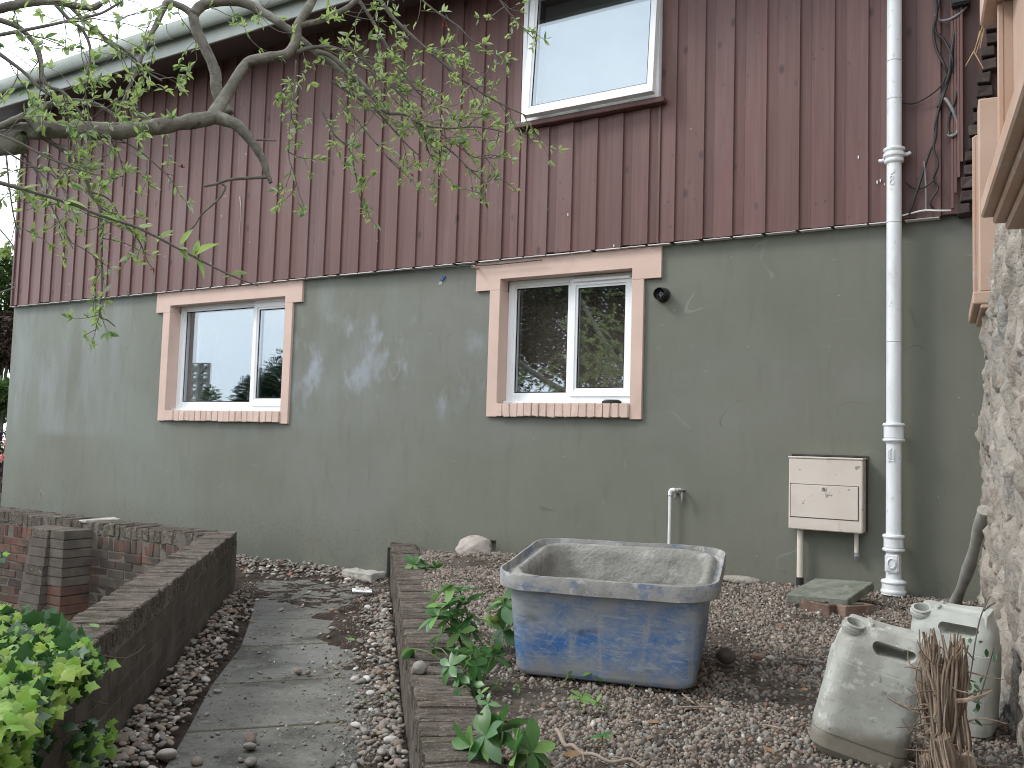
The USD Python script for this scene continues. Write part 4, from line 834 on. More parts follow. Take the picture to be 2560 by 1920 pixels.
obj("pipe", lathe([(.008, .64), (.0145, .635), (.0145, .771), (0, .771)], 16, (-1.165, 6.455, 0)), "conduit", cp2, smooth=40)
obj("clip", cat([rock(mrs, .04, .03, .06, 2, .3)]).apply_translation([-1.160, 6.455, .615]), "tap_metal", cp2)
wp_ = base("water_pipe", "thin white water pipe bent into the wall behind the blue tub", "pipe", (-2.505, 6.44, .3))
obj("pipe", tube(np.vstack([[(-2.505, 6.445, .30)], smoothpath([(-2.505, 6.445, .95), (-2.503, 6.445, .978), (-2.492, 6.445, .990), (-2.47, 6.45, .992), (-2.44, 6.50, .992)], 4)]), .0115, 12), "cable_white", wp_, smooth=True)
obj("elbow", tube(smoothpath([(-2.505, 6.445, .945), (-2.504, 6.445, .975), (-2.492, 6.445, .990), (-2.465, 6.447, .992)], 4), .0145, 12), "pvc_white", wp_, smooth=True)
tp = base("garden_tap", "small grey metal tap on the wall beside the white water pipe", "tap", (-2.40, 6.45, .95))
obj("body", tube(smoothpath([(-2.415, 6.505, .985), (-2.412, 6.46, .984), (-2.405, 6.44, .955), (-2.402, 6.44, .90)], 4), [.008] * 8 + [.011] * 3 + [.008] * 2, 10), "tap_metal", tp, smooth=True)
obj("handle", cat([tube([(-2.435, 6.43, .992), (-2.375, 6.435, 1.000)], .005, 6), tube([(-2.411, 6.45, .97), (-2.411, 6.44, 1.0)], .006, 6)]), "tap_metal", tp)
obj("stop_end", tube([(-2.47, 6.50, .965), (-2.467, 6.455, .96), (-2.466, 6.45, .93)], .010, 8), "tap_metal", tp)
vt = base("wall_vent", "black plastic pipe outlet sticking out of the wall beside the right window", "vent", (-2.60, 6.5, 2.495))
vp = lathe([(0, 0), (.058, 0), (.058, .012), (.050, .016), (.050, .085), (.043, .090), (.043, .05), (.030, .046), (.030, .02), (0, .02)], 28); ax_ = np.array([.04, -1, .03]); 
obj("collar", T(np.array(vp.vertices)[:, [0, 2, 1]] * [1, -1, 1] + [-2.612, 6.50, 2.497], vp.faces), "seal_black", vt, smooth=35)
gr_ = lathe([(.012, 0), (.018, 0), (.018, .004), (.012, .004), (.012, 0)], 16); obj("grille", cat([T(np.array(gr_.vertices)[:, [0, 2, 1]] * [1, -1, 1] + [-2.612, 6.452, 2.497], gr_.faces), bx(-2.614, -2.610, 6.446, 6.450, 2.468, 2.526), bx(-2.641, -2.583, 6.446, 6.450, 2.495, 2.499)]), "cable_grey", vt)
so_ = base("overflow_pipe", "short peach pipe stub poking out at the lintel's top left corner", "pipe", (-4.33, 6.47, 2.855))
obj("pipe", tube([(-4.335, 6.50, 2.835), (-4.352, 6.40, 2.845)], .012, 12), "peach", so_, smooth=40); obj("bore", tube([(-4.3515, 6.4015, 2.8449), (-4.3525, 6.397, 2.8453)], .008, 12), "seal_black", so_)
bs = base("tape_scrap", "scrap of torn blue tape on bare patch of wall below the boards", "tape", (-4.74, 6.495, 2.77))
obj("scrap", T(np.array([(-4.765, 6.492, 2.765), (-4.735, 6.484, 2.760), (-4.708, 6.490, 2.800), (-4.74, 6.486, 2.795), (-4.765, 6.497, 2.765), (-4.735, 6.497, 2.760), (-4.708, 6.497, 2.800), (-4.74, 6.497, 2.795)]), [[0, 1, 3], [1, 2, 3], [4, 7, 5], [5, 7, 6], [0, 4, 5], [0, 5, 1], [1, 5, 6], [1, 6, 2], [2, 6, 7], [2, 7, 3], [3, 7, 4], [3, 4, 0]]), "blue_scrap", bs)
obj("bare_patch", bx(-4.785, -4.745, 6.496, 6.4995, 2.725, 2.752, .001), "pale_concrete", bs)
rg = base("rubber_ring", "flat black rubber ring lying on the right window's brick sill", "ring", (-3.1, 6.5, 1.65))
pc_ = atY(850 + 1740 / 2.572, 640 + 950 / 2.572, 6.50)
rgm = lathe([(.045, 0), (.085, 0), (.082, .018), (.060, .030), (.045, .028), (.045, 0)], 28); obj("rubber", T(np.array(rgm.vertices) * [1, .62, 1] + [pc_[0], 6.520, 1.6495], rgm.faces), "seal_black", rg, smooth=35)

def z3(x, y): return 1700 + x / 2.572, y / 2.572
CAB = [("cable_black", .010, [(1640, -60), (1650, 90), (1630, 200), (1650, 320), (1700, 420), (1720, 500), (1690, 620), (1650, 760), (1640, 840)], "thick black cable hanging in the bundle's left side"),
    ("cable_black", .009, [(1680, -60), (1640, 180), (1700, 260), (1750, 370), (1740, 470), (1700, 600), (1660, 720), (1640, 900), (1600, 990), (1540, 1180), (1470, 1390)], "black cable running down to the foot of the boards beside the downpipe"),
    ("cable_black", .013, [(1800, 40), (1770, 180), (1740, 380), (1730, 480), (1690, 590), (1660, 690)], "thickest black cable dropping from the dark box"),
    ("cable_black", .008, [(1740, 420), (1780, 520), (1770, 640), (1740, 720), (1725, 820), (1735, 868)], "black cable looping right of the bundle"),
    ("cable_grey", .009, [(1640, 90), (1670, 130), (1730, 125), (1800, 85), (1845, 40)], "grey cable looping up to the dark box"),
    ("cable_grey", .011, [(1680, 640), (1710, 640), (1750, 700), (1780, 780), (1785, 845), (1755, 872), (1725, 868)], "pale grey cable curled in a hook"),
    ("cable_black", .006, [(1432, 662), (1500, 665), (1580, 630), (1670, 560), (1720, 470)], "thin cable from behind the downpipe to the bundle"),
    ("cable_black", .007, [(1640, 840), (1632, 960), (1660, 1060), (1630, 1150), (1660, 1210), (1610, 1300), (1635, 1350)], "wavy cable hanging below the bundle"),
    ("cable_black", .006, [(1630, 1160), (1560, 1210), (1490, 1205), (1450, 1170)], "sagging thin cable low beside the downpipe"),
    ("cable_grey", .006, [(1570, 1040), (1580, 1180), (1582, 1340), (1570, 1362)], "straight thin grey cable clipped to the boards"),
    ("cable_white", .006, [(1420, 1388), (1500, 1368), (1570, 1353), (1650, 1354), (1742, 1354)], "white cable along the foot of the boards")]
for mt, r_, pts, lab in CAB:
    c = [atY(*z3(*p), 6.395 + .012 * math.sin(k * 2.1 + len(pts))) for k, p in enumerate(pts)]
    obj("cable", tube(smoothpath(c, 5), r_ * .95, 7), mt, smooth=True, label=lab, cat="cable")
jb = base("junction_box", "dark box at the top of the cable bundle", "box", tuple(atY(*z3(1810, 10), 6.37)))
p_ = atY(*z3(1810, 10), 6.37); obj("case", bx(p_[0] - .06, p_[0] + .05, 6.34, 6.42, p_[2] - .03, p_[2] + .14, .006), "cable_black", jb); obj("cover", bx(p_[0] - .055, p_[0] + .045, 6.330, 6.3395, p_[2] - .02, p_[2] + .13, .004), "cable_black", jb)

# ================================================================== THINGS ON THE GROUND
# mixing tub
TA, TC, TZ, TTX = .27, np.array([-1.682, 3.705]), .795, .085
def tubp(q, z):     # local outline (x, y) and height above the local base plane -> world; the tub leans forward a little
    ca, sa = math.cos(TA), math.sin(TA); q = np.asarray(q)
    return np.column_stack([TC[0] + ca * q[:, 0] - sa * q[:, 1], TC[1] + sa * q[:, 0] + ca * q[:, 1], z + TTX * q[:, 1]])
TW, TL, TR = .918, .86, .15
def ring_(w, l, r, z, oy=0): q = rrect(w, l, min(r, w / 2 - .01, l / 2 - .01)); q = q + [0, oy]; return tubp(q, z)
NR = len(rrect(TW, TL, TR))
def ringn(w, l, r, z, oy=0):     # rings resampled to the same count
    q = rrect(w, l, r); q = np.vstack([q, q[:1]]); s = np.r_[0, np.cumsum(np.linalg.norm(np.diff(q, axis=0), axis=1))]; t = np.linspace(0, s[-1], 121)[:-1]
    return tubp(np.column_stack([np.interp(t, s, q[:, 0]), np.interp(t, s, q[:, 1]) + oy]), z)
tub = base("mixing_tub", "battered blue plastic mortar mixing tub caked with grey cement", "tub", (*TC, .34))
zb = .385
rings = [ringn(.66, .60, .05, zb - .014, 0), ringn(.705, .685, .06, zb - .012, 0), ringn(.735, .715, .065, zb - .002, 0), ringn(.748, .728, .07, zb + .018), ringn(.785, .755, .075, TZ - .20), ringn(.812, .775, .08, TZ - .075), ringn(.818, .78, .08, TZ - .055)]
cap = ringn(.66, .60, .05, zb - .014, 0); body = loft(rings); nb_ = len(body.vertices); body = T(np.vstack([body.vertices, cap.mean(0)]), np.vstack([body.faces, [[j, nb_, (j + 1) % 120] for j in range(120)]])); body.fix_normals()
obj("body", body, "tub_blue", tub, smooth=50)
wob = np.random.default_rng(2); wv = .0015 * np.sin(np.arange(120) * .21) + .001 * np.sin(np.arange(120) * .53 + 1)
rr = [ringn(.815, .778, .08, TZ - .052), ringn(TW - .012, TL - .012, TR, TZ - .062), ringn(TW, TL, TR, TZ - .058), ringn(TW + .002, TL + .002, TR, TZ - .01), ringn(TW - .002, TL - .002, TR, TZ + .004), ringn(TW - .014, TL - .014, TR - .005, TZ + .004), ringn(TW - .020, TL - .020, TR - .01, TZ - .030), ringn(TW - .050, TL - .050, TR - .02, TZ - .036), ringn(.82, .77, .13, TZ - .030)]
for k, R_ in enumerate(rr): R_[:, 2] += wv * (1 if k > 1 else .4)
rim = loft(rr); rim.fix_normals(); obj("rim", rim, "tub_rim", tub, smooth=50)
ir = [ringn(.85, .795, .135, TZ - .036), ringn(.83, .775, .13, TZ - .016), ringn(.80, .745, .13, TZ - .006), ringn(.765, .715, .125, TZ - .012), ringn(.725, .675, .12, TZ - .05), ringn(.72, .64, .12, TZ - .16), ringn(.67, .595, .12, TZ - .28), ringn(.60, .53, .11, zb + .075), ringn(.42, .36, .10, zb + .055)]
for k, R_ in enumerate(ir):
    if k: R_ += (.018 * (meshkit.fbm(R_ * 9, 3, 4) - .5))[:, None] * np.array([1, 1, .8])
inn = loft(ir); nb_ = len(inn.vertices); inn = T(np.vstack([inn.vertices, ir[-1].mean(0) + [0, 0, .01]]), np.vstack([inn.faces, [[120 * (len(ir) - 1) + j, 120 * (len(ir) - 1) + (j + 1) % 120, nb_] for j in range(120)]]))
if True:
    c = tubp([[0, 0]], TZ - .1)[0]; n = inn.face_normals; 
    if ((inn.triangles_center - c) * n).sum(1).mean() > 0: inn = T(inn.vertices, inn.faces[:, ::-1])
obj("mortar_lining", inn, "tub_mortar", tub, smooth=60)

# jerrycans
def jerrycan(name, label, M4, mt):
    w, d, h = .285, .235, .42
    def rb(w, d, z0, z1, r): return m3.CrossSection([rrect(w, d, r, 8).tolist()]).extrude(z1 - z0).translate([0, 0, z0])
    body = m3.Manifold.batch_hull([rb(w - .05, d - .05, 0, .004, .05), rb(w, d, .03, .05, .055), rb(w, d, .30, .31, .055)])
    sh = m3.Manifold.batch_hull([rb(w - .012, d - .012, .312, .318, .05), rb(w - .02, d - .03, .36, .37, .05), rb(w - .06, d - .10, .428, .432, .04)])
    can = body + sh + rb(w - .012, d - .012, .305, .32, .05)
    can = can - (rb(w + .1, d + .1, .073, .079, .05) - rb(w - .008, d - .008, .0, .2, .05))
    # hand hole: a slot right through front to back under a rounded grip
    slot = m3.Manifold.batch_hull([m3.Manifold.cylinder(.5, .015, .015, 20).rotate([90, 0, 0]).translate([x, .25, z]) for x, z in ((-.022, .386), (.078, .386), (-.012, .376), (.068, .376))])
    can = can - slot
    can = can - m3.Manifold.batch_hull([m3.Manifold.sphere(.026, 20).translate([x, -.125, .400]) for x in (-.018, .074)])
    grip = m3.Manifold.batch_hull([m3.Manifold.sphere(.0175, 16).translate([x, .0, .424]) for x in (-.045, .10)]); can = can + grip
    for x in (-.052, .108): can = can + m3.Manifold.batch_hull([m3.CrossSection([rrect(.012, d - .02, .005, 3).tolist()]).extrude(.004).translate([x, 0, .312]), m3.CrossSection([rrect(.012, .11, .005, 3).tolist()]).extrude(.004).translate([x, 0, .436])])
    def nk(q): return q.rotate([16, 0, 0]).translate([-.100, -.045, .372])
    can = can + nk(m3.Manifold.cylinder(.062, .032, .032, 28)) + nk(m3.Manifold.cylinder(.012, .037, .037, 28).translate([0, 0, .038])) - nk(m3.Manifold.cylinder(.1, .0275, .0275, 28).translate([0, 0, -.01]))
    m = unman(can.refine_to_length(.02)); v = np.array(m.vertices); n = (meshkit.fbm(v * 14 + 3, 3, len(name)) - .5); v = v + trimesh.Trimesh(v, m.faces, process=False).vertex_normals * (n * .010)[:, None]
    v = v @ M4[:3, :3].T + M4[:3, 3]
    c = base(name, label, "jerrycan", tuple(M4[:3, 3]), group=None); 
    obj("body", T(v, m.faces), mt, c, smooth=32)
    def put(mm): return T(np.array(mm.vertices) @ M4[:3, :3].T + M4[:3, 3], mm.faces)
    tc_, ts_ = np.cos(np.linspace(0, 6.283, 25)), np.sin(np.linspace(0, 6.283, 25)); ct, st_ = math.cos(math.radians(16)), math.sin(math.radians(16))
    thr = [tube(np.column_stack([-.100 + .0325 * tc_, -.045 + .0325 * ts_ * ct - zz * st_, .372 + .0325 * ts_ * st_ + zz * ct]), .0022, 5) for zz in (.052, .059)]
    obj("neck_thread", put(cat(thr)), mt, c, smooth=True)
    return c
def pose(loc, yaw, lean_x, lean_y):
    M4 = trimesh.transformations.euler_matrix(lean_x, lean_y, yaw, "sxyz"); M4[:3, 3] = loc; return M4
jerrycan("jerrycan", "dirty grey jerrycan leaning right against the splintered stump", pose((-.575, 3.14, .325), .22, .05, .235), "can_plastic")
jerrycan("jerrycan", "pale translucent jerrycan standing behind the stump by the stone wall", pose((-.335, 3.66, .33), -.10, .10, .06), "can_clear")

# splintered stump
sp = base("tree_stump", "splintered broken stump with frayed brown wood fibres", "stump", (-.27, 2.94, .33))
frs = np.random.default_rng(8)
core = smoothpath([(-.255, 2.93, .30), (-.27, 2.93, .42), (-.285, 2.93, .55), (-.285, 2.925, .68)], 5); r_ = np.interp(np.linspace(0, 1, len(core)), [0, .3, .65, 1], [.075, .046, .040, .050])
m = tube(core, r_, 18); v = np.array(m.vertices); v += trimesh.Trimesh(v, m.faces, process=False).vertex_normals * (.025 * (meshkit.fbm(v * np.array([40, 40, 8]), 3, 1) - .5))[:, None]; obj("trunk", T(v, m.faces), "splinter", sp)
def shard(p0, p1, r0, r1, mt="splinter", nm="splinter", bend=.01):
    p0, p1 = np.array(p0, float), np.array(p1, float); k = np.linspace(0, 1, 6)[:, None]; c = p0 + (p1 - p0) * k + np.sin(k * np.pi) * frs.normal(0, bend, 3)
    return tube(c, np.interp(k[:, 0], [0, .6, 1], [r0, r0 * .8, r1]), 5)
for k in range(230):
    a = frs.uniform(0, 6.28); q = frs.uniform(.2, 1) ** .5; b = np.array([-.285 + .038 * q * math.cos(a), 2.925 + .038 * q * math.sin(a), frs.uniform(.44, .60)]); up = frs.uniform(.14, .27)
    e = np.array([-.285 + (.062 + .012 * frs.random()) * q * math.cos(a), 2.925 + .060 * q * math.sin(a), min(b[2] + up, .81 - .11 * frs.random() ** 2 - .02 * q)])
    obj("splinter", shard(b, e, frs.uniform(.0025, .0065), frs.uniform(.0008, .0035), bend=.010), "splinter", sp)
for p0, p1, r in (((-.325, 2.90, .705), (-.265, 2.93, .50), .018), ((-.24, 2.90, .56), (-.215, 2.90, .33), .016), ((-.225, 2.86, .47), (-.20, 2.84, .30), .022), ((-.28, 2.80, .52), (-.23, 2.80, .30), .026), ((-.30, 2.78, .42), (-.285, 2.77, .28), .027), ((-.17, 2.84, .345), (-.215, 2.80, .32), .014), ((-.33, 2.88, .44), (-.31, 2.88, .30), .02)):
    m = tube(smoothpath([p0, (np.array(p0) + p1) / 2 + frs.normal(0, .006, 3), p1], 5), r * np.linspace(.85, 1.1, 11), 11); v = np.array(m.vertices); v += frs.normal(0, .0022, v.shape); obj("broken_branch", T(v, m.faces), frs.choice(["splinter", "stump_bark"]), sp)
    for j in range(16):
        a = frs.uniform(0, 6.28); o = np.array([math.cos(a), math.sin(a), 0]) * r * .8; d = (np.array(p0) - p1); d /= np.linalg.norm(d); obj("splinter", shard(np.array(p0) + o - d * .12, np.array(p0) + o * 1.15 + d * frs.uniform(.0, .03), .004, .0015, bend=.004), "splinter", sp)
for k in range(46):      # loose frayed fibres sticking out sideways
    a = frs.uniform(0, 6.28); b = np.array([-.28 + .04 * math.cos(a), 2.92 + .03 * math.sin(a), frs.uniform(.36, .72)]); d = np.array([math.cos(a) + frs.normal(0, .3), .5 * math.sin(a), frs.uniform(-.5, .9)]); d /= np.linalg.norm(d)
    obj("fibre", shard(b, b + d * frs.uniform(.05, .13), .0028, .0008, bend=.012), "splinter", sp)
obj("splinter", shard((-.245, 2.86, .615), (-.155, 2.84, .665), .007, .002), "splinter", sp)

# grey pole against the stone building
pl = base("leaning_pole", "weathered grey wooden pole leaning on the stone building beside the jerrycans", "pole", (-.575, 6.25, .36))
ptop = atY(2460, 1278, 5.5); pb = atZ(2020 + 1410 / 3.95, 1500 + 70 / 3.95, .36) + [0, 0, -.04]; pm = smoothpath([pb, pb * .5 + ptop * .5 + [.012, 0, -.012], ptop], 8)
m = tube(pm, .032 + .004 * np.sin(np.arange(len(pm))), 14); obj("shaft", m, "grey_wood", pl, smooth=True)
d = (ptop - pb) / np.linalg.norm(ptop - pb); obj("end_cap", tube([ptop - d * .004, ptop + d * .012], .035, 16), "pale_concrete", pl, smooth=30)

# paving slab resting on bricks
srng = np.random.default_rng(31)
def slabM(m, c, yaw, ty, tx):
    u_ = np.array([math.cos(yaw), math.sin(yaw), tx]); v_ = np.array([-math.sin(yaw), math.cos(yaw), ty]); v_ /= np.linalg.norm(v_); u_ -= v_ * (u_ @ v_); u_ /= np.linalg.norm(u_); w_ = np.cross(u_, v_)
    return T(np.array(m.vertices) @ np.stack([u_, v_, w_]) + c, m.faces)
sl = base("loose_slab", "loose greenish concrete slab tilted on bricks under the meter cabinet", "slab", (-1.183, 5.739, .48))
m = unman(mani(chbox(.37, .46, .05, .005)).refine_to_length(.03)); v = np.array(m.vertices); v += ((meshkit.fbm(v * 30, 3, 2) - .5) * .008)[:, None]; obj("concrete", slabM(T(v, m.faces), np.array([-1.183, 5.739, .458]), -.142, .118, .056), "green_slab", sl)
for (cx_, cy_, yw, lab) in ((-1.20, 5.52, -.45, "red brick under the left of the tilted slab"), (-1.02, 5.56, .95, "red brick under the right of the tilted slab"), (-1.2, 5.90, -.2, "brick behind under the tilted slab")):
    b_ = base("loose_brick", lab, "brick", (cx_, cy_, .37)); m = chbox(.215, .1025, .075, .005, .002, srng); obj("clay", rotz(m, yw, (cx_, cy_, .392)), "worn_brick", b_)
    obj("mortar_scab", rotz(chbox(.09, .05, .008, .003, .003, srng), yw, (cx_ + .01, cy_ - .005, .4335)), "mortar", b_)
# bits and pieces
m = unman(mani(chbox(.37, .20, .10, .008)).refine_to_length(.03)); v = np.array(m.vertices); v += ((meshkit.fbm(v * 18, 4, 5) - .5) * .03)[:, None]
obj("concrete_block", rotz(T(v, m.faces), -.05, (-5.46, 6.42, .045)), "pale_concrete", label="rough pale concrete lump at the wall foot left of the kerb", cat="concrete")
rk = rock(srng, .30, .26, .24, 4, .2); obj("pale_boulder", rotz(rk, .3, (-4.18, 6.32, .405)), "pale_rock", smooth=40, label="rounded pale rock half buried in gravel against the wall", cat="rock")
rk = rock(srng, .30, .12, .06, 3, .2); obj("flat_stone", rotz(rk, .1, (-1.95, 6.42, .375)), "wall_stone", smooth=40, label="flat grey stone along the wall foot behind the tub", cat="stone")
rk = rock(srng, .09, .07, .075, 3, .15); obj("dark_stone", rotz(rk, .1, (-1.30, 4.08, .36)), "pebble_dark", smooth=40, label="fist-sized dark lump on gravel right of the tub", cat="stone")
p_ = atZ(1049, 1684, .37); obj("round_stone", T(np.array(rock(srng, .062, .06, .055, 3, .12).vertices) + [p_[0], p_[1], .394], rock(srng, .062, .06, .055, 3, .12).faces), "pebble_grey", smooth=True, label="round grey stone sitting on top of the brick kerb", cat="stone")
for fx, fy, s_, mt, lab in ((1952, 1563, .05, "pebble_rust", "orange brick chip on gravel below the loose slab"), (1891, 1637, .045, "pebble_rust", "reddish pebble on gravel left of the leaning jerrycan"), (1926, 1640, .032, "pebble_white", "small white stone on gravel left of the leaning jerrycan")):
    p_ = atZ(fx, fy, .36); m = rock(srng, s_ * 1.3, s_, s_ * .7, 2, .25); obj("stone_chip", T(np.array(m.vertices) + [p_[0], p_[1], .352], m.faces), mt, smooth=True, label=lab, cat="stone")
pt_ = base("socket_plate", "white plastic socket plate lying face down at the path's edge", "plate", tuple(atZ(905, 1480, .05)))
p_ = atZ(905, 1480, .05); m = chbox(.16, .09, .012, .004); M_ = slabM(m, p_ + [0, 0, .012], .75, .1, -.05); obj("plate", M_, "pvc_white", pt_)
obj("terminal", cat([slabM(T(np.array(chbox(.03, .018, .022, .003).vertices) + [dx, dy, .016], chbox(.03, .018, .022, .003).faces), p_ + [0, 0, .012], .75, .1, -.05) for dx, dy in ((-.04, .01), (.0, -.012), (.04, .012))]), "cabinet", pt_)
for pts, r_, lab, zz in (([(1390, 1400), (1440, 1480), (1500, 1515), (1580, 1550), (1700, 1590), (1850, 1600), (1960, 1625)], .0075, "long pale crooked stick lying on the front gravel", .365), ([(1550, 1530), (1565, 1570), (1570, 1620)], .003, "thin twig beside the crooked stick", .36), ([(1730, 1580), (1850, 1590), (1900, 1530)], .003, "thin forked twig near the front gravel's right", .36)):
    c = [atZ(850 + a / 2.572, 1280 + b / 2.572, zz) for a, b in pts]; c = smoothpath(c, 5); c[:, 2] += .006 * np.sin(np.arange(len(c)) * .8); obj("stick", tube(c, r_ * np.linspace(1, .6, len(c)), 7), "stick", smooth=True, label=lab, cat="stick")
for a, b, c_, d_, lab in ((5, 1450 - 195, 250, 1250, "straight pale straw on gravel below the tub"), (15, 1170, 90, 1230, "short pale stick beside the tub's corner"), (1200, 728, 1320, 750, "thin twig behind the leaning jerrycan")):
    obj("stick", tube([atZ(1700 + a / 2.572, 1280 + b / 2.572, .362), atZ(1700 + c_ / 2.572, 1280 + d_ / 2.572, .362)], .003, 5), "stick", label=lab, cat="stick")

# ================================================================== PLANTS
def leafmesh(l, w, fold=.18, curl=.25, n=5, shape=None):
    t = np.linspace(0, 1, n); hw = w / 2 * np.sin(np.pi * t ** .85) ** .9 if shape is None else np.interp(t, *shape) * w / 2
    hw[0] = w * .03; hw[-1] = w * .015
    mid = np.column_stack([t * l, 0 * t, -curl * l * t ** 2]); L_ = mid + np.column_stack([0 * t, hw, fold * hw]); R_ = mid + np.column_stack([0 * t, -hw, fold * hw])
    v = np.vstack([mid, L_, R_]); f = []
    for i in range(n - 1): f += [[i, i + 1, n + i + 1], [i, n + i + 1, n + i], [i, 2 * n + i + 1, i + 1], [i, 2 * n + i, 2 * n + i + 1]]
    return v, np.array(f)
def oriented(v, d, up):
    d = d / (np.linalg.norm(d) + 1e-9); s = np.cross(up, d); ns = np.linalg.norm(s); s = s / ns if ns > 1e-6 else np.array([1., 0, 0]); u_ = np.cross(d, s); return v @ np.stack([d, s, u_])
def put_leaves(parent, name, leaves, mats, r, limit=300):
    """leaves: (vertices, faces, size key). The largest become parts, the rest one joined part per material"""
    order = sorted(range(len(leaves)), key=lambda i: -leaves[i][2]); rest = {}
    for k, i in enumerate(order):
        v, f, _, mt = leaves[i]
        if k < limit: obj(name, T(v, f), mt, parent, smooth=True)
        else: rest.setdefault(mt, []).append(T(v, f))
    for mt, ms in rest.items(): obj("foliage", cat(ms), mt, parent, smooth=True, kind="stuff")

# the tree whose limbs reach in from the left
trs = np.random.default_rng(42)
tree = base("tree", "old spreading tree with mossy grey limbs and fresh spring leaves", "tree", (-4.75, -.35, 0))
def dep(px, py): return 2.75 + .00050 * px + .00015 * (400 - py)
def tr(pts, sc=1.0, dz=0.0, off=(0, 0), z0=2.572): return [atD(off[0] + x / z0, off[1] + y / z0, dep(off[0] + x / z0, off[1] + y / z0) + dz) for x, y in pts]
leaves, wood = [], []
def branch(name, path3, r0, r1, mt="bark", n=6, lump=.10, sides=10):
    c = smoothpath(path3, n); k = len(c); rad = np.linspace(r0, r1, k) * (1 + lump * (meshkit.noise(np.column_stack([np.arange(k) * .45, np.zeros(k), np.zeros(k)]), int(r0 * 1e5)) - .5))
    m = tube(c, rad, sides); v = np.array(m.vertices)
    if r0 > .012: v += trimesh.Trimesh(v, m.faces, process=False).vertex_normals * ((meshkit.fbm(v * 28, 3, 3) - .5) * r0 * .28)[:, None]
    return obj(name, T(v, m.faces), mt, tree, smooth=True), c
F0 = tr([(0, 890)])[0]
trunk_fork = np.array([-4.62, -.25, 1.55])
obj("trunk", (lambda m: T(np.array(m.vertices) + trimesh.Trimesh(m.vertices, m.faces, process=False).vertex_normals * ((meshkit.fbm(np.array(m.vertices) * 6, 3, 5) - .5) * .08)[:, None], m.faces))(tube(smoothpath([(-4.8, -.4, -.85), (-4.75, -.35, .2), (-4.66, -.3, 1.0), trunk_fork], 8), np.linspace(.19, .12, 25), 16)), "bark", tree, smooth=True)
_, main = branch("limb", [trunk_fork, (-3.95, .35, 1.95), *tr([(-160, 945), (0, 890), (80, 858), (200, 838), (450, 835), (700, 845), (900, 830), (1100, 800), (1300, 770), (1420, 742)])], .034, .023, n=6, lump=.22, sides=14)
TW_ = []   # curves that carry twigs: (points, spacing, length)
def add(name, pts, r0, r1, off=(0, 0), dz=0.0, tw=None, mt=None, z0=2.572, sides=8):
    o, c = branch(name, tr(pts, dz=dz, off=off, z0=z0), r0, r1, mt or ("bark" if r0 > .008 else "twig_bark"), sides=sides)
    if tw: TW_.append((c, *tw))
    return c
add("limb", [(1360, 755), (1430, 650), (1480, 570), (1540, 470), (1610, 395), (1720, 370), (1850, 345), (1905, 250), (1915, 160), (1960, 90), (2010, 0), (2050, -120)], .021, .014, sides=12)
add("limb", [(1470, 740), (1400, 600), (1385, 470), (1330, 330), (1265, 200), (1240, 90)], .021, .017, dz=.10, sides=12)
add("branch", [(1240, 95), (1180, 50), (1080, 15), (1050, 60), (1010, 150), (950, 260), (880, 440), (820, 590), (760, 720)], .014, .004, dz=.10, tw=(.10, .22))
add("branch", [(1240, 95), (1300, 35), (1400, 10), (1500, 8), (1600, 30), (1720, 95), (1830, 170), (1900, 220), (2010, 320), (2150, 420), (2300, 530), (2430, 640)], .020, .011, dz=.10, tw=(.11, .25))
add("limb", [(1390, 755), (1500, 790), (1560, 840), (1640, 940), (1690, 1030), (1720, 1120), (1742, 1178)], .024, .007, sides=10)
add("branch", [(1722, 1138), (1600, 1145), (1480, 1155), (1380, 1185), (1310, 1198)], .0065, .004)
add("branch", [(1425, 1180), (1448, 1210), (1400, 1285), (1300, 1375), (1250, 1450), (1190, 1505)], .004, .0025)
add("branch", [(1620, 900), (1700, 900), (1775, 905)], .004, .0025)
add("broken_stub", [(290, 850), (240, 790), (195, 745), (170, 722)], .023, .022, dz=-.04, sides=12)
add("branch", [(215, 745), (300, 680), (400, 655), (500, 650), (620, 670), (740, 740)], .012, .005, dz=-.04, tw=(.10, .2))
add("branch", [(175, 738), (90, 775), (0, 812), (-90, 830)], .012, .010, dz=-.04)
add("branch", [(-90, 80), (60, 40), (200, 15), (350, 12), (480, 35), (590, 50), (650, 20)], .014, .008, dz=-.3, tw=(.08, .2))
add("branch", [(-60, 110), (100, 165), (170, 220), (240, 310), (265, 420), (270, 500), (320, 560), (400, 590), (480, 680), (540, 760)], .0085, .004, dz=-.2, tw=(.08, .2))
add("branch", [(-60, 235), (150, 195), (300, 165), (500, 120), (650, 85), (780, 10)], .005, .003, dz=-.5, tw=(.12, .2))
add("branch", [(350, 20), (450, 130), (520, 180), (570, 270), (580, 360), (560, 480)], .006, .003, dz=-.25, tw=(.08, .18))
add("branch", [(430, 20), (560, 150), (700, 260), (830, 340), (930, 450), (1040, 520)], .006, .003, dz=-.15, tw=(.08, .2))
add("branch", [(-40, 320), (70, 400), (160, 470), (260, 570), (370, 640), (450, 730)], .006, .003, dz=-.3, tw=(.07, .2))
add("branch", [(-40, 850), (150, 930), (300, 1010), (480, 1080), (660, 1135)], .0035, .002, dz=-.35, tw=(.09, .12))
add("branch", [(-40, 1165), (200, 1230), (450, 1305), (620, 1375), (850, 1450), (1000, 1520), (1150, 1600), (1400, 1730), (1550, 1797), (1660, 1838)], .005, .0018, dz=-.75, tw=(.11, -.05))
add("branch", [(270, 880), (450, 1000), (550, 1150), (585, 1250), (640, 1330), (650, 1500), (655, 1700), (655, 1850), (640, 2025), (690, 2058), (742, 2100)], .0075, .0016, tw=(.10, .13))
add("branch", [(120, 960), (230, 1100), (290, 1250), (360, 1380), (430, 1520), (470, 1600)], .003, .0015, tw=(.08, .12))
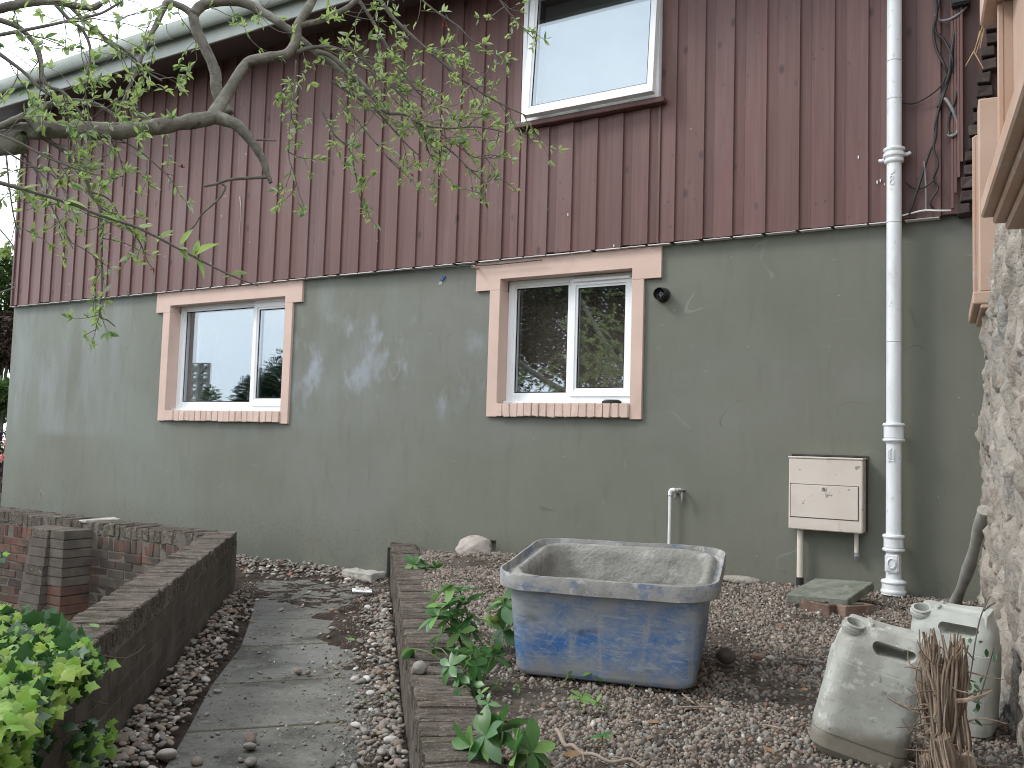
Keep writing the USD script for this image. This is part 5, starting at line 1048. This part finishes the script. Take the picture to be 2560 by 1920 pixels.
add("branch", [(40, 1000), (60, 1200), (90, 1400), (130, 1530)], .003, .0015, tw=(.08, .12), dz=-.1)
add("branch", [(20, 960), (150, 1040), (330, 1120), (420, 1230), (470, 1330)], .003, .0015, tw=(.07, .12), dz=-.1)
add("branch", [(640, 1330), (800, 1440), (900, 1560), (930, 1640), (960, 1700), (1000, 1740)], .003, .0015, tw=(.10, .10))
add("branch", [(560, 1230), (700, 1280), (790, 1420), (880, 1470)], .003, .0015, tw=(.10, .10))
add("branch", [(750, 890), (850, 940), (960, 1020), (1060, 1110), (1130, 1130)], .003, .0015, tw=(.08, .12))
add("branch", [(690, 860), (760, 990), (790, 1100), (785, 1200)], .003, .0015, tw=(.09, .1))
add("branch", [(-40, 1900), (40, 1868), (90, 1850), (90 + 8, 1828), (80, 1812)], .0022, .0012, dz=-.6)
add("branch", [(0, 1505 - 30), (70, 1560), (100, 1620)], .002, .0012, tw=(.06, .06), dz=-.2)
# right-hand spray
o2 = (850, 0)
add("branch", [(-272, 165), (-200, 150), (-110, 125), (30, 60), (100, 0), (130, -70)], .012, .008, off=o2, tw=(.09, .22))
add("branch", [(-285, 335), (-190, 308), (-80, 300), (20, 330), (110, 410), (220, 470)], .008, .004, off=o2, tw=(.09, .2))
add("branch", [(100, -30), (200, 120), (280, 260), (360, 400), (430, 500), (500, 590), (600, 680)], .007, .003, off=o2, tw=(.075, .2), dz=.05)
add("branch", [(240, -30), (330, 100), (430, 200), (560, 320), (700, 440), (800, 520), (950, 620), (1080, 690), (1200, 745)], .008, .0022, off=o2, tw=(.08, .16), dz=.08)
add("branch", [(-150, 330), (-60, 360), (60, 460), (170, 560), (235, 660), (300, 725), (430, 740), (500, 820), (560, 880), (700, 960), (850, 1100), (940, 1185)], .010, .002, off=o2, tw=(.075, .16))
add("branch", [(430, 740), (520, 800), (700, 825), (860, 815), (1000, 835), (1050, 850)], .004, .0018, off=o2, tw=(.06, .10))
add("branch", [(0, 250), (130, 370), (280, 510), (400, 620), (480, 720), (540, 860), (560, 970)], .007, .003, off=o2, tw=(.075, .17), dz=.02)
add("branch", [(-60, 520), (80, 610), (220, 700), (340, 830), (430, 930), (520, 1010)], .005, .002, off=o2, tw=(.075, .15), dz=.06)
add("branch", [(-120, 700), (-40, 860), (60, 960), (100, 1120), (130, 1280), (150, 1340)], .004, .0015, off=o2, tw=(.09, .10))
add("branch", [(0, 640), (100, 760), (230, 920), (330, 1040), (420, 1120)], .004, .0015, off=o2, tw=(.08, .12), dz=-.04)
add("branch", [(480, -40), (600, 60), (760, 170), (850, 260), (960, 300), (1030, 390)], .004, .0018, off=o2, tw=(.09, .14), dz=.12)
add("branch", [(1000, -40), (1070, 60), (1150, 150), (1240, 245)], .0035, .0015, off=o2, tw=(.06, .10), dz=.1)
add("branch", [(-283, 386), (-296, 590), (-325, 820), (-330, 1000), (-300, 1100), (-260, 1250), (-240, 1300)], .003, .0014, off=o2, tw=(.08, .08))
add("branch", [(650, 860), (760, 940), (860, 1010), (930, 1010), (1040, 1155)], .0035, .0015, off=o2, tw=(.07, .10))
# unseen crown above and behind the camera, which the windows mirror
def limb3(pts, r0, r1, tw): o, c = branch("limb", pts, r0, r1, n=5); TW_.append((c, *tw)); return c
for pts_ in ([(-4.75, -.33, 1.1), (-5.6, -.5, 1.9), (-6.6, -.7, 3.0), (-7.4, -.8, 4.2)], [(-5.2, -.42, 1.5), (-6.4, -.2, 1.9), (-7.6, .1, 2.5), (-8.4, .2, 3.2)], [(-4.65, -.3, 1.4), (-5.3, -.4, 2.5), (-5.9, -.3, 3.7), (-6.1, -.3, 4.6)], [(-5.6, -.5, 1.9), (-6.2, -.9, 2.1), (-7.2, -1.4, 2.2)]): limb3(pts_, .075, .03, (.14, .5))
for k in range(16):
    a = trs.uniform(0, 6.28); e = trs.uniform(.25, 1.1); L_ = trs.uniform(1.5, 2.8); d = np.array([math.cos(a) * math.cos(e), math.sin(a) * math.cos(e), math.sin(e)])
    if d[1] > .35 and d[0] > -.5: d[1] *= -1
    p0 = trunk_fork + [0, 0, -.1 - .3 * trs.random()]; p1 = p0 + d * L_ * .5 + trs.normal(0, .12, 3); p2 = p0 + d * L_ + trs.normal(0, .2, 3) + [0, 0, .1]
    c = limb3([p0, p1, p2], trs.uniform(.035, .07), .012, (.16, .45))
    for j in range(3):
        q = c[int(len(c) * trs.uniform(.35, .95)) - 1]; d2 = d + trs.normal(0, .6, 3); d2 /= np.linalg.norm(d2); limb3([q, q + d2 * .4, q + d2 * .9 + [0, 0, -.05]], .014, .005, (.12, .4))
LEAF = [leafmesh(1, w, fo, cu, 5) for w, fo, cu in ((.36, .25, .15), (.32, .5, .3), (.42, .2, -.1), (.3, .8, .1))]
def leaf_at(p, d, size, near=True):
    v, f = LEAF[trs.integers(4)]; up = trs.normal(0, .6, 3) + [0, 0, 1]; mt = trs.choice(["leaf_spring", "leaf_silver", "leaf_dull"], p=[.72, .14, .14])
    leaves.append((oriented(v * size, d, up) + p, f, size / max(.5, np.linalg.norm(p - EYE)) if near else 0, mt))
def whorl(p, d, s, near, k=None):
    for j in range(k or trs.integers(2, 5)):
        q = d * .8 + trs.normal(0, .55, 3) + [0, 0, .35]; leaf_at(p + trs.normal(0, .003, 3), q, s * trs.uniform(.55, 1.15), near)
tw_mesh = []
def twig(p, d, L_, r, near, s):
    n = max(4, int(L_ / .03)); pts = [p]; q = d / np.linalg.norm(d)
    for j in range(n): q = q + trs.normal(0, .22, 3) + np.array([0, 0, -.06 if j < n * .6 else .05]); q /= np.linalg.norm(q); pts.append(pts[-1] + q * L_ / n)
    pts = np.array(pts); tw_mesh.append((tube(pts, np.linspace(r, r * .5, len(pts)), 4), near))
    for j in range(1, len(pts)):
        if trs.random() < (.5 if near else .9): whorl(pts[j], (pts[j] - pts[j - 1]) / np.linalg.norm(pts[j] - pts[j - 1]), s, near)
    whorl(pts[-1], q, s * 1.1, near, 4)
    return pts
for c, sp_, L_ in TW_:
    seg = np.linalg.norm(np.diff(c, axis=0), axis=1); S = np.r_[0, np.cumsum(seg)]
    near = c[:, 1].max() > .6 and ((c - EYE) @ FW).max() > 1.2
    s = sp_ * trs.uniform(.2, .8)
    while s < S[-1]:
        i = min(np.searchsorted(S, s), len(c) - 1); t = c[i] - c[max(0, i - 1)]; t /= np.linalg.norm(t) + 1e-9
        if L_ < 0: whorl(c[i], t, .062 * trs.uniform(.6, 1.2), True, trs.integers(2, 4))
        else:
            d = t * .8 + trs.normal(0, .65, 3) + [0, 0, -.15]; pts = twig(c[i], d, L_ * trs.uniform(.4, 1.5), .0019 if near else .003, near, .032 if near else .055)
            if near and trs.random() < .75 and len(pts) > 4: twig(pts[len(pts) // 2], d + trs.normal(0, .8, 3), L_ * .7, .0014, True, .029)
        s += sp_ * trs.uniform(.36, 1.0)
near_t = [m for m, nr in tw_mesh if nr]; far_t = [m for m, nr in tw_mesh if not nr]
for m in near_t[:280]: obj("twig", m, "twig_bark", tree, smooth=True)
if near_t[280:]: obj("fine_twigs", cat(near_t[280:]), "twig_bark", tree, smooth=True, kind="stuff")
obj("crown_twigs", cat(far_t), "twig_bark", tree, smooth=True, kind="stuff")
put_leaves(tree, "leaf", leaves, None, trs, 300)
for fx, fy in ((455, 420), (360, 652), (382, 672), (1108, 66), (1030, 434)):
    p = atD(fx, fy, dep(fx, fy) - .05)
    obj("red_bud", cat([T(oriented(LEAF[0][0] * .016, trs.normal(0, 1, 3), np.array([0, 0, 1.])) + p, LEAF[0][1]) for _ in range(5)]), "leaf_red", tree)

# ivy
irs = np.random.default_rng(77)
lob = [(0, .10), (.16, .34), (.02, .52), (.30, .40), (.46, .66), (.60, .34), (1.0, 0.0), (.60, -.34), (.46, -.66), (.30, -.40), (.02, -.52), (.16, -.34), (0, -.10)]
def ivyleaf(s, r):
    o = np.array(lob) * s * np.array([1, .85]); o += r.normal(0, .02 * s, o.shape); z = -.16 * s * (np.abs(o[:, 1]) / s) ** 1.5 - .14 * s * (o[:, 0] / s) ** 2
    v = np.column_stack([o, z]); c = np.array([[.30 * s, 0, .03 * s]]); v = np.vstack([v, c]); n = len(o); return v, np.array([[i, (i + 1) % n, n] for i in range(n)])[:, ::-1]
ivy = base("ivy", "lush ivy with bright lime leaves spilling over the garden wall", "ivy", (-3.1, 2.2, .4))
poly = np.array([(-120, 1530), (0, 1510), (70, 1540), (140, 1555), (175, 1580), (215, 1572), (230, 1625), (262, 1680), (205, 1725), (150, 1760), (90, 1830), (60, 1900), (120, 1990), (-120, 1990)], float)
from shapely.geometry import Polygon, Point
PG = Polygon(poly); lv = []
def ivy_depth(px, py):
    d = ray(px, py); p = atZ(px, py, .53); t = (p - EYE) @ FW
    if (p[:2] - W0) @ WN > .02: t = ((W0 - EYE[:2]) @ WN + .035) / (d[:2] @ WN)
    return t - .03
def ivy_leaf(px, py, dp_, bright, s):
    p = atD(px, py, dp_); toc = EYE - p; toc /= np.linalg.norm(toc); nrm = toc * .75 + np.array([0, 0, .75]) + irs.normal(0, .32, 3); nrm /= np.linalg.norm(nrm)
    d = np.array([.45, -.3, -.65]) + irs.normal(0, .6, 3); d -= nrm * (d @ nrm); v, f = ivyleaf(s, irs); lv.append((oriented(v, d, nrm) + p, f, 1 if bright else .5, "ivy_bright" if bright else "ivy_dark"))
k = 0
while k < 640:
    px, py = irs.uniform(-120, 265), irs.uniform(1505, 1990)
    if not PG.contains(Point(px, py)): continue
    dd = PG.exterior.distance(Point(px, py)); q = irs.random(); base_d = ivy_depth(px, py)
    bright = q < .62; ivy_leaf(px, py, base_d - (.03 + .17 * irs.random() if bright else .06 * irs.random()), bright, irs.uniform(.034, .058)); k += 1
for (cx_, cy_, sx, sy, n, dp_, pb_) in ((215, 1840, 30, 40, 16, 2.98, .3), (265, 1835, 16, 26, 8, 2.98, .75), (225, 1900, 28, 22, 14, 2.92, .3), (235, 1650, 22, 22, 8, 3.22, .9), (110, 1832, 8, 8, 3, 2.85, .3), (265, 1815, 8, 8, 4, 3.0, .9), (4, 1385, 8, 14, 3, 3.4, .3)):
    for _ in range(n):
        qx, qy = irs.normal(cx_, sx * .6), irs.normal(cy_, sy * .6); ivy_leaf(qx, qy, ivy_depth(qx, qy) - abs(irs.normal(0, .03)), irs.random() < pb_, irs.uniform(.04, .065))
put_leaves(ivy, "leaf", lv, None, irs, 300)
for pts, dp_ in (([(150, 1630), (200, 1625), (262, 1640), (310, 1645), (345, 1630), (362, 1612)], 3.18), ([(40, 1690), (100, 1700), (170, 1690), (230, 1690)], 3.05), ([(100, 1850), (120, 1845), (138, 1820)], 2.8), ([(200, 1730), (240, 1755), (268, 1760)], 3.02), ([(170, 1920), (195, 1900), (200, 1870), (215, 1840)], 2.95), ([(0, 1640), (60, 1650), (120, 1665), (180, 1640)], 3.12)):
    obj("stem", tube(smoothpath([atD(x, y, ivy_depth(x, y) - .02) for x, y in pts], 5), .0025, 6), "ivy_stem", ivy, smooth=True)
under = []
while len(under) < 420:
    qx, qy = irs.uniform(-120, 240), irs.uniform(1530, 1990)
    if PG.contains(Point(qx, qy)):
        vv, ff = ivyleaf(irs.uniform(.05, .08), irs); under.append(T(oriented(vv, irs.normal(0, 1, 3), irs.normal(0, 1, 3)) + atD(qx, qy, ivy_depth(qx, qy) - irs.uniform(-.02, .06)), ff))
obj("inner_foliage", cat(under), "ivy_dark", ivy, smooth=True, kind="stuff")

# hellebores and weeds in the gravel
hrs = np.random.default_rng(99)
def hellebore(label, root, heads, ll=.095, mt="hellebore_leaf", n=(8, 12), name="hellebore_plant", cat_="plant"):
    h = base(name, label, cat_, tuple(root)); ll = ll * (1.12 if name == 'hellebore_plant' else 1.1)
    for hp, dn in heads:
        hp = np.array(hp, float); mid = (hp + root) / 2 + [hrs.normal(0, .015), hrs.normal(0, .015), .04 * dn]; c = smoothpath([root, mid, hp], 5); obj("stem", tube(c, np.linspace(.004, .0026, len(c)), 6), "plant_stem", h, smooth=True)
        ax = c[-1] - c[-3]; ax /= np.linalg.norm(ax); ax = ax + np.array([.05, -.25, .5]); ax /= np.linalg.norm(ax); k = hrs.integers(*n); a0 = hrs.uniform(0, 6.28)
        for j in range(k):
            a = a0 + 6.283 * j / k + hrs.normal(0, .15); s = np.cross(ax, [.3, .2, 1.0]); s /= np.linalg.norm(s); t = np.cross(ax, s); el = hrs.uniform(-.15, .5)
            d = (s * math.cos(a) + t * math.sin(a)) * math.cos(el) + ax * math.sin(el); v, f = leafmesh(ll * hrs.uniform(.7, 1.15), ll * hrs.uniform(.36, .50), .16, hrs.uniform(.05, .32), 7, (np.array([0, .15, .4, .65, .85, 1]), np.array([.1, .45, .95, 1, .6, .04])))
            obj("leaf", T(oriented(v, d, ax + [0, 0, .6] + hrs.normal(0, .15, 3)) + hp, f), mt if hrs.random() < .85 else "wilted_leaf", h, smooth=True)
    return h
def hd(px, py, dp_): return atD(px, py, dp_)
def D_(p): return float((np.array(p) - EYE) @ FW)
R1 = atZ(1240, 1915, .35); d1 = D_(R1)
hellebore("dark green hellebore at the picture's bottom edge beside the kerb", R1, [(hd(1214, 1839, d1 - .02), 1), (hd(1180, 1865, d1 + .03), 1), (hd(1250, 1830, d1 + .06), 1)], .088)
R2 = atZ(1320, 1940, .35); d2 = D_(R2)
hellebore("bright hellebore rosette at the bottom edge right of the kerb", R2, [(hd(1293, 1885, d2), 1), (hd(1330, 1880, d2 + .05), .6)], .085)
R3 = atZ(1165, 1640, .345); d3 = D_(R3)
hellebore("tallest hellebore clump beside the kerb left of the tub", R3, [(hd(x, y, d3 + o), 1) for x, y, o in ((1110, 1478, .05), (1150, 1478, .12), (1120, 1510, -.05), (1165, 1505, .08), (1095, 1540, -.05), (1130, 1545, .0), (1180, 1545, .05), (1150, 1580, -.06), (1105, 1580, .0), (1185, 1580, 0.05), (1140, 1530, .1))], .092, n=(6, 8))
R4 = atZ(1205, 1725, .345); d4 = D_(R4)
hellebore("mid-sized hellebore leaning over the kerb in front of the tallest clump", R4, [(hd(x, y, d4 + o), 1) for x, y, o in ((1160, 1640, .05), (1185, 1625, .12), (1190, 1665, 0), (1210, 1645, .1), (1150, 1690, -.02), (1180, 1710, -.03), (1235, 1640, .15), (1125, 1665, .0))], .075, n=(5, 7))
R5 = atZ(1312, 1622, .345); d5 = D_(R5)
h5 = hellebore("flowering hellebore pressed against the tub's left side", R5, [(hd(x, y, d5 + o), 1) for x, y, o in ((1262, 1510, .0), (1278, 1500, .06), (1258, 1575, -.04), (1288, 1525, .08))], .115, n=(5, 7))
for j in range(14):
    a = j * 2.4; d = np.array([math.cos(a), math.sin(a) * .7, .3 + .04 * j]); v, f = leafmesh(.035, .030, .3, -.6, 5); obj("petal", T(oriented(v, d, np.array([0, 0, 1.])) + hd(1234, 1560, d5 - .03) + d * .004, f), "flower_green", h5, smooth=True)
R6 = atZ(1052, 1428, .36); d6 = D_(R6)
hellebore("small green plant on the kerb's far end near the wall", R6, [(hd(1035, 1412, d6), .5), (hd(1055, 1408, d6 + .03), .5), (hd(1090, 1422, d6 + .1), .3)], .075)
def limp(label, root, head, n, ll):
    h = base("wilted_sprig", label, "plant", tuple(root)); c = smoothpath([root, (np.array(root) + head) / 2 + [0, 0, .012], head], 6); obj("stem", tube(c, .003, 6), "plant_stem", h, smooth=True); ax = c[-1] - c[-2]; ax /= np.linalg.norm(ax)
    for j in range(n):
        d = ax * .7 + np.array([0, 0, -.75]) + hrs.normal(0, .35, 3); v, f = leafmesh(ll * hrs.uniform(.8, 1.15), ll * .32, .35, .3, 7); obj("leaf", T(oriented(v, d, EYE - head + hrs.normal(0, .3, 3)) + head, f), "wilted_leaf" if j % 3 else "hellebore_leaf", h, smooth=True)
limp("wilted green sprig drooping over the kerb's path side", hd(1105, 1652, D_(atZ(1105, 1652, .375))), hd(1032, 1622, D_(atZ(1060, 1640, .375)) - .03), 6, .085)
limp("smaller wilted sprig lying on the kerb bricks", hd(1120, 1640, D_(atZ(1120, 1650, .38))), hd(1088, 1620, D_(atZ(1090, 1640, .38))), 4, .055)
limp("wilted pale leaf flopped on the kerb below the middle hellebore", hd(1172, 1722, D_(atZ(1172, 1725, .38))), hd(1150, 1722, D_(atZ(1150, 1728, .38))), 4, .085)
for fx, fy, s_, lab, zz in ((1484, 1692, .05, "small three-leaved weed in front of the tub's middle", .36), (1410, 1698, .035, "tiny weed at the tub's lower left edge", .36), (1455, 1768, .06, "pale wilted weed on the gravel in front of the tub", .36), (1508, 1768, .04, "weed leaf right of the pale wilted weed", .36), (1240, 1722, .04, "small seedling right of the middle hellebore", .35), (1220, 1775, .045, "young sprig at the kerb's inner edge", .35), (1195, 1745, .035, "round-leaved seedling on the kerb's inner edge", .36), (990, 1752, .045, "small weed growing at the kerb's path side foot", .03), (1300, 1730, .035, "scattered seedling on the gravel near the kerb", .35), (1496, 1850, .04, "flat weed near the crooked stick", .36), (1585, 1712, .018, "tiny yellow-green seedling under the tub's front", .36)):
    r_ = atZ(fx, fy, zz); r_[2] = zz - .01; hellebore(lab, r_, [(r_ + [hrs.normal(0, .01), hrs.normal(0, .01), s_ * .7], 0)], s_, "wilted_leaf" if "pale" in lab or "yellow" in lab else "hellebore_leaf", (3, 6), "weed", "weed")
# sapling by the stump
sg = base("sapling", "thin dark sapling with few small leaves between stump and stone wall", "sapling", (-.2, 3.0, .33))
zs = lambda x, y: (2020 + x / 3.95, 1500 + y / 3.95)
for pts, dp_ in (([(1560, 960), (1610, 700), (1650, 420), (1700, 180), (1770, 10), (1800, -40)], 2.72), ([(1650, 1090), (1720, 880), (1790, 640), (1835, 470)], 2.72), ([(1735, 110), (1790, 60), (1850, 25)], 2.72), ([(1640, 590), (1580, 520), (1530, 470)], 2.72), ([(1420, 560), (1440, 700), (1500, 850)], 2.70), ([(1120, 1300), (1090, 1000), (1060, 1090), (1010, 1040)], 2.66)):
    obj("stem", tube(smoothpath([atD(*zs(x, y), dp_) for x, y in pts], 5), .0022, 5), "twig_bark", sg, smooth=True)
for x, y in ((1590, 800), (1640, 830), (1700, 820), (1600, 900), (1540, 920), (1620, 1000), (1680, 1010), (1560, 1000), (1630, 1120), (1640, 1180), (1600, 430), (1700, 430), (1760, 480), (1850, 530), (1650, 880), (1520, 880)):
    p = atD(*zs(x, y), 2.71); v, f = leafmesh(.028, .012, .2, .2); obj("leaf", T(oriented(v, hrs.normal(0, 1, 3), np.array([0, -.6, 1.])) + p, f), "ivy_dark", sg, smooth=True)
# fallen leaves
for fx, fy, mt, zz, lab in ((246, 1569, "wilted_leaf", .52, "pale yellow leaf lying on the left wall's coping"), (637, 1552, "dry_leaf", .005, "dry curled leaf on a path joint"), (888, 1600, "wilted_leaf", .03, "yellow-green leaf on the path's soil"), (920, 1748, "wilted_leaf", .03, "small green leaf on pebbles by the kerb"), (1410, 1885, "dry_leaf", .37, "orange dry leaf on the gravel by the bright rosette"), (1255, 1795, "dry_leaf", .37, "orange-brown dead leaf beside the kerb's young sprig"), (1935, 1885, "dry_leaf", .365, "pale orange dry leaf left of the leaning jerrycan's foot"), (2000, 1722, "dry_leaf", .365, "curled dry leaf on dark soil left of the leaning jerrycan")):
    p = atZ(fx, fy, zz + .006); v, f = leafmesh(.055, .032, .35, -.15, 6); obj("fallen_leaf", T(oriented(v, np.append(hrs.normal(0, 1, 2), 0), np.array([hrs.normal(0, .2), hrs.normal(0, .2), 1.])) + p, f), mt, smooth=True, label=lab, cat="leaf")

# ================================================================== GARDEN BEYOND AND BEHIND
brs2 = np.random.default_rng(123)
def bush(label, c, rad, n, leaf, mt, name="garden_shrub", cat_="shrub", lobes=7, trunk=None):
    c, rad = np.array(c, float), np.array(rad, float); b = base(name, label, cat_, (c[0], c[1], -.75))
    ctr = brs2.normal(0, .45, (lobes, 3)) * rad; lr = brs2.uniform(.35, .65, lobes)
    k = brs2.integers(0, lobes, n); d = brs2.normal(0, 1, (n, 3)); d /= np.linalg.norm(d, axis=1, keepdims=True); p = c + ctr[k] + d * (lr[k] * brs2.uniform(.55, 1.05, n))[:, None] * rad
    v0, f0 = leafmesh(1, .5, .2, .2, 4); sz = leaf * brs2.uniform(.6, 1.3, n); e1 = d + brs2.normal(0, .6, (n, 3)); e1 /= np.linalg.norm(e1, axis=1, keepdims=True); up = brs2.normal(0, .5, (n, 3)) + [0, 0, 1.]; s = np.cross(up, e1); s /= np.linalg.norm(s, axis=1, keepdims=True); u_ = np.cross(e1, s)
    V = p[:, None] + sz[:, None, None] * (v0[None, :, :1] * e1[:, None] + v0[None, :, 1:2] * s[:, None] + v0[None, :, 2:] * u_[:, None]); F = f0[None] + (np.arange(n) * len(v0))[:, None, None]
    obj("crown", T(V.reshape(-1, 3), F.reshape(-1, 3)), mt, b, smooth=True)
    z0 = -.8
    for j in range(trunk or 3):
        t = c + ctr[j % lobes] * .6; obj("trunk", tube(smoothpath([(c[0] + brs2.normal(0, .06), c[1] + brs2.normal(0, .06), z0), ((c[0] + t[0]) / 2, (c[1] + t[1]) / 2, (z0 + t[2]) / 2 - .1), t], 5), np.linspace(.05 + .03 * rad[2], .02, 11), 8), "bark", b, smooth=True)
    return b
def gpt(px, py, dist): return atD(px, py, dist)
bush("bushy green tree beyond the house corner, lit on top", gpt(-10, 730, 16), (.9, 1.0, .8), 5200, .11, "shrub_green", "garden_tree", "tree")
bush("dark brown-leaved shrub beyond the house corner", gpt(-5, 850, 15.5), (1.0, .9, .8), 5200, .10, "shrub_brown", "garden_shrub", "shrub")
bush("bright green shrub below the brown one beyond the house corner", gpt(-5, 980, 14.5), (.8, .7, .5), 4200, .09, "shrub_green")
bush("low dark purple heather-like shrub at the far left", gpt(-25, 1190, 13.6), (.6, .6, .4), 3800, .06, "shrub_purple")
fb_ = bush("pink flowering azalea peeping past the house corner", gpt(-2, 1130, 13.2), (.35, .3, .22), 700, .06, "shrub_dark")
for fx, fy in ((14, 1107), (6, 1146), (13, 1138), (1, 1152)):
    p = gpt(fx, fy, 12.9)
    obj("blossom", cat([T(oriented(LEAF[2][0] * brs2.uniform(.05, .07), brs2.normal(0, 1, 3) + [0, -.3, .2], np.array([0, -.6, 1.])) + p + brs2.normal(0, .022, 3), LEAF[2][1]) for _ in range(14)]), "flower_pink", fb_, smooth=True)
gw = base("distant_wall", "bit of dark wall beyond the house's left foot", "wall", tuple(gpt(0, 1245, 12.7)))
p = gpt(-14, 1232, 12.7); 
for k in range(4):
    for j in range(3):
        m = chbox(.44, .12, .09, .006, .004, brs2); m.apply_translation([p[0] - .9 + .45 * k + (.2 if j % 2 else 0), p[1] + .1, p[2] - .05 - j * .1]); obj("block", m, "wall_brick", gw)
obj("core", bx(p[0] - 1.1, p[0] + .9, p[1] + .06, p[1] + .16, -.8, p[2] - .03), "mortar", gw)
# trees and hedges behind the camera, mirrored in the panes
bush("dense dark yew-like tree behind the camera's left", (-12.55, 1.2, 1.4), (.85, .9, 1.35), 16000, .075, "shrub_dark", "garden_tree", "tree", 9)
bush("dark hedge tree behind the spreading tree", (-10.6, -5.0, 3.1), (3.3, 1.8, 2.5), 60000, .085, "shrub_olive", "garden_tree", "tree", 10)
bush("broad green tree behind the camera", (-2.5, -7.5, 2.0), (3.0, 1.8, 2.8), 20000, .09, "shrub_green", "garden_tree", "tree", 10)
bush("slim green bush beside the openwork wall behind the camera", (-16.7, -.9, 1.3), (.55, .5, 1.0), 5000, .07, "shrub_green")
bush("low green hedge far to the left behind the camera", (-19.5, -3.5, .4), (2.4, 1.2, 1.2), 6000, .13, "shrub_green")
# openwork screen-block wall mirrored in the left window
sw = base("screen_block_wall", "pale openwork screen-block wall in the garden behind the camera", "wall", (-18.0, -1.2, -.75))
for r_i in range(12):
    for c_i in range(3):
        o = np.array([-18.3 + c_i * .30, -1.2 - c_i * .05, -.4 + r_i * .30]); q = [bx(-.148, .148, -.045, .045, -.148, -.125), bx(-.148, .148, -.045, .045, .125, .148), bx(-.148, -.125, -.0449, .0449, -.125, .125), bx(.125, .148, -.0449, .0449, -.125, .125)]
        for a in range(4):
            b = rotz(bx(.0, .17, -.04, .04, -.011, .011), 0); vv = np.array(b.vertices); ca, sa = math.cos(a * np.pi / 2 + np.pi / 4), math.sin(a * np.pi / 2 + np.pi / 4); q.append(T(np.column_stack([vv[:, 0] * ca - vv[:, 2] * sa, vv[:, 1], vv[:, 0] * sa + vv[:, 2] * ca]), b.faces))
        m = cat(q); m.apply_translation(o); obj("screen_block", m, "pale_concrete", sw)
obj("footing", bx(-18.5, -17.5, -1.36, -1.14, -.8, -.56), "pale_concrete", sw)
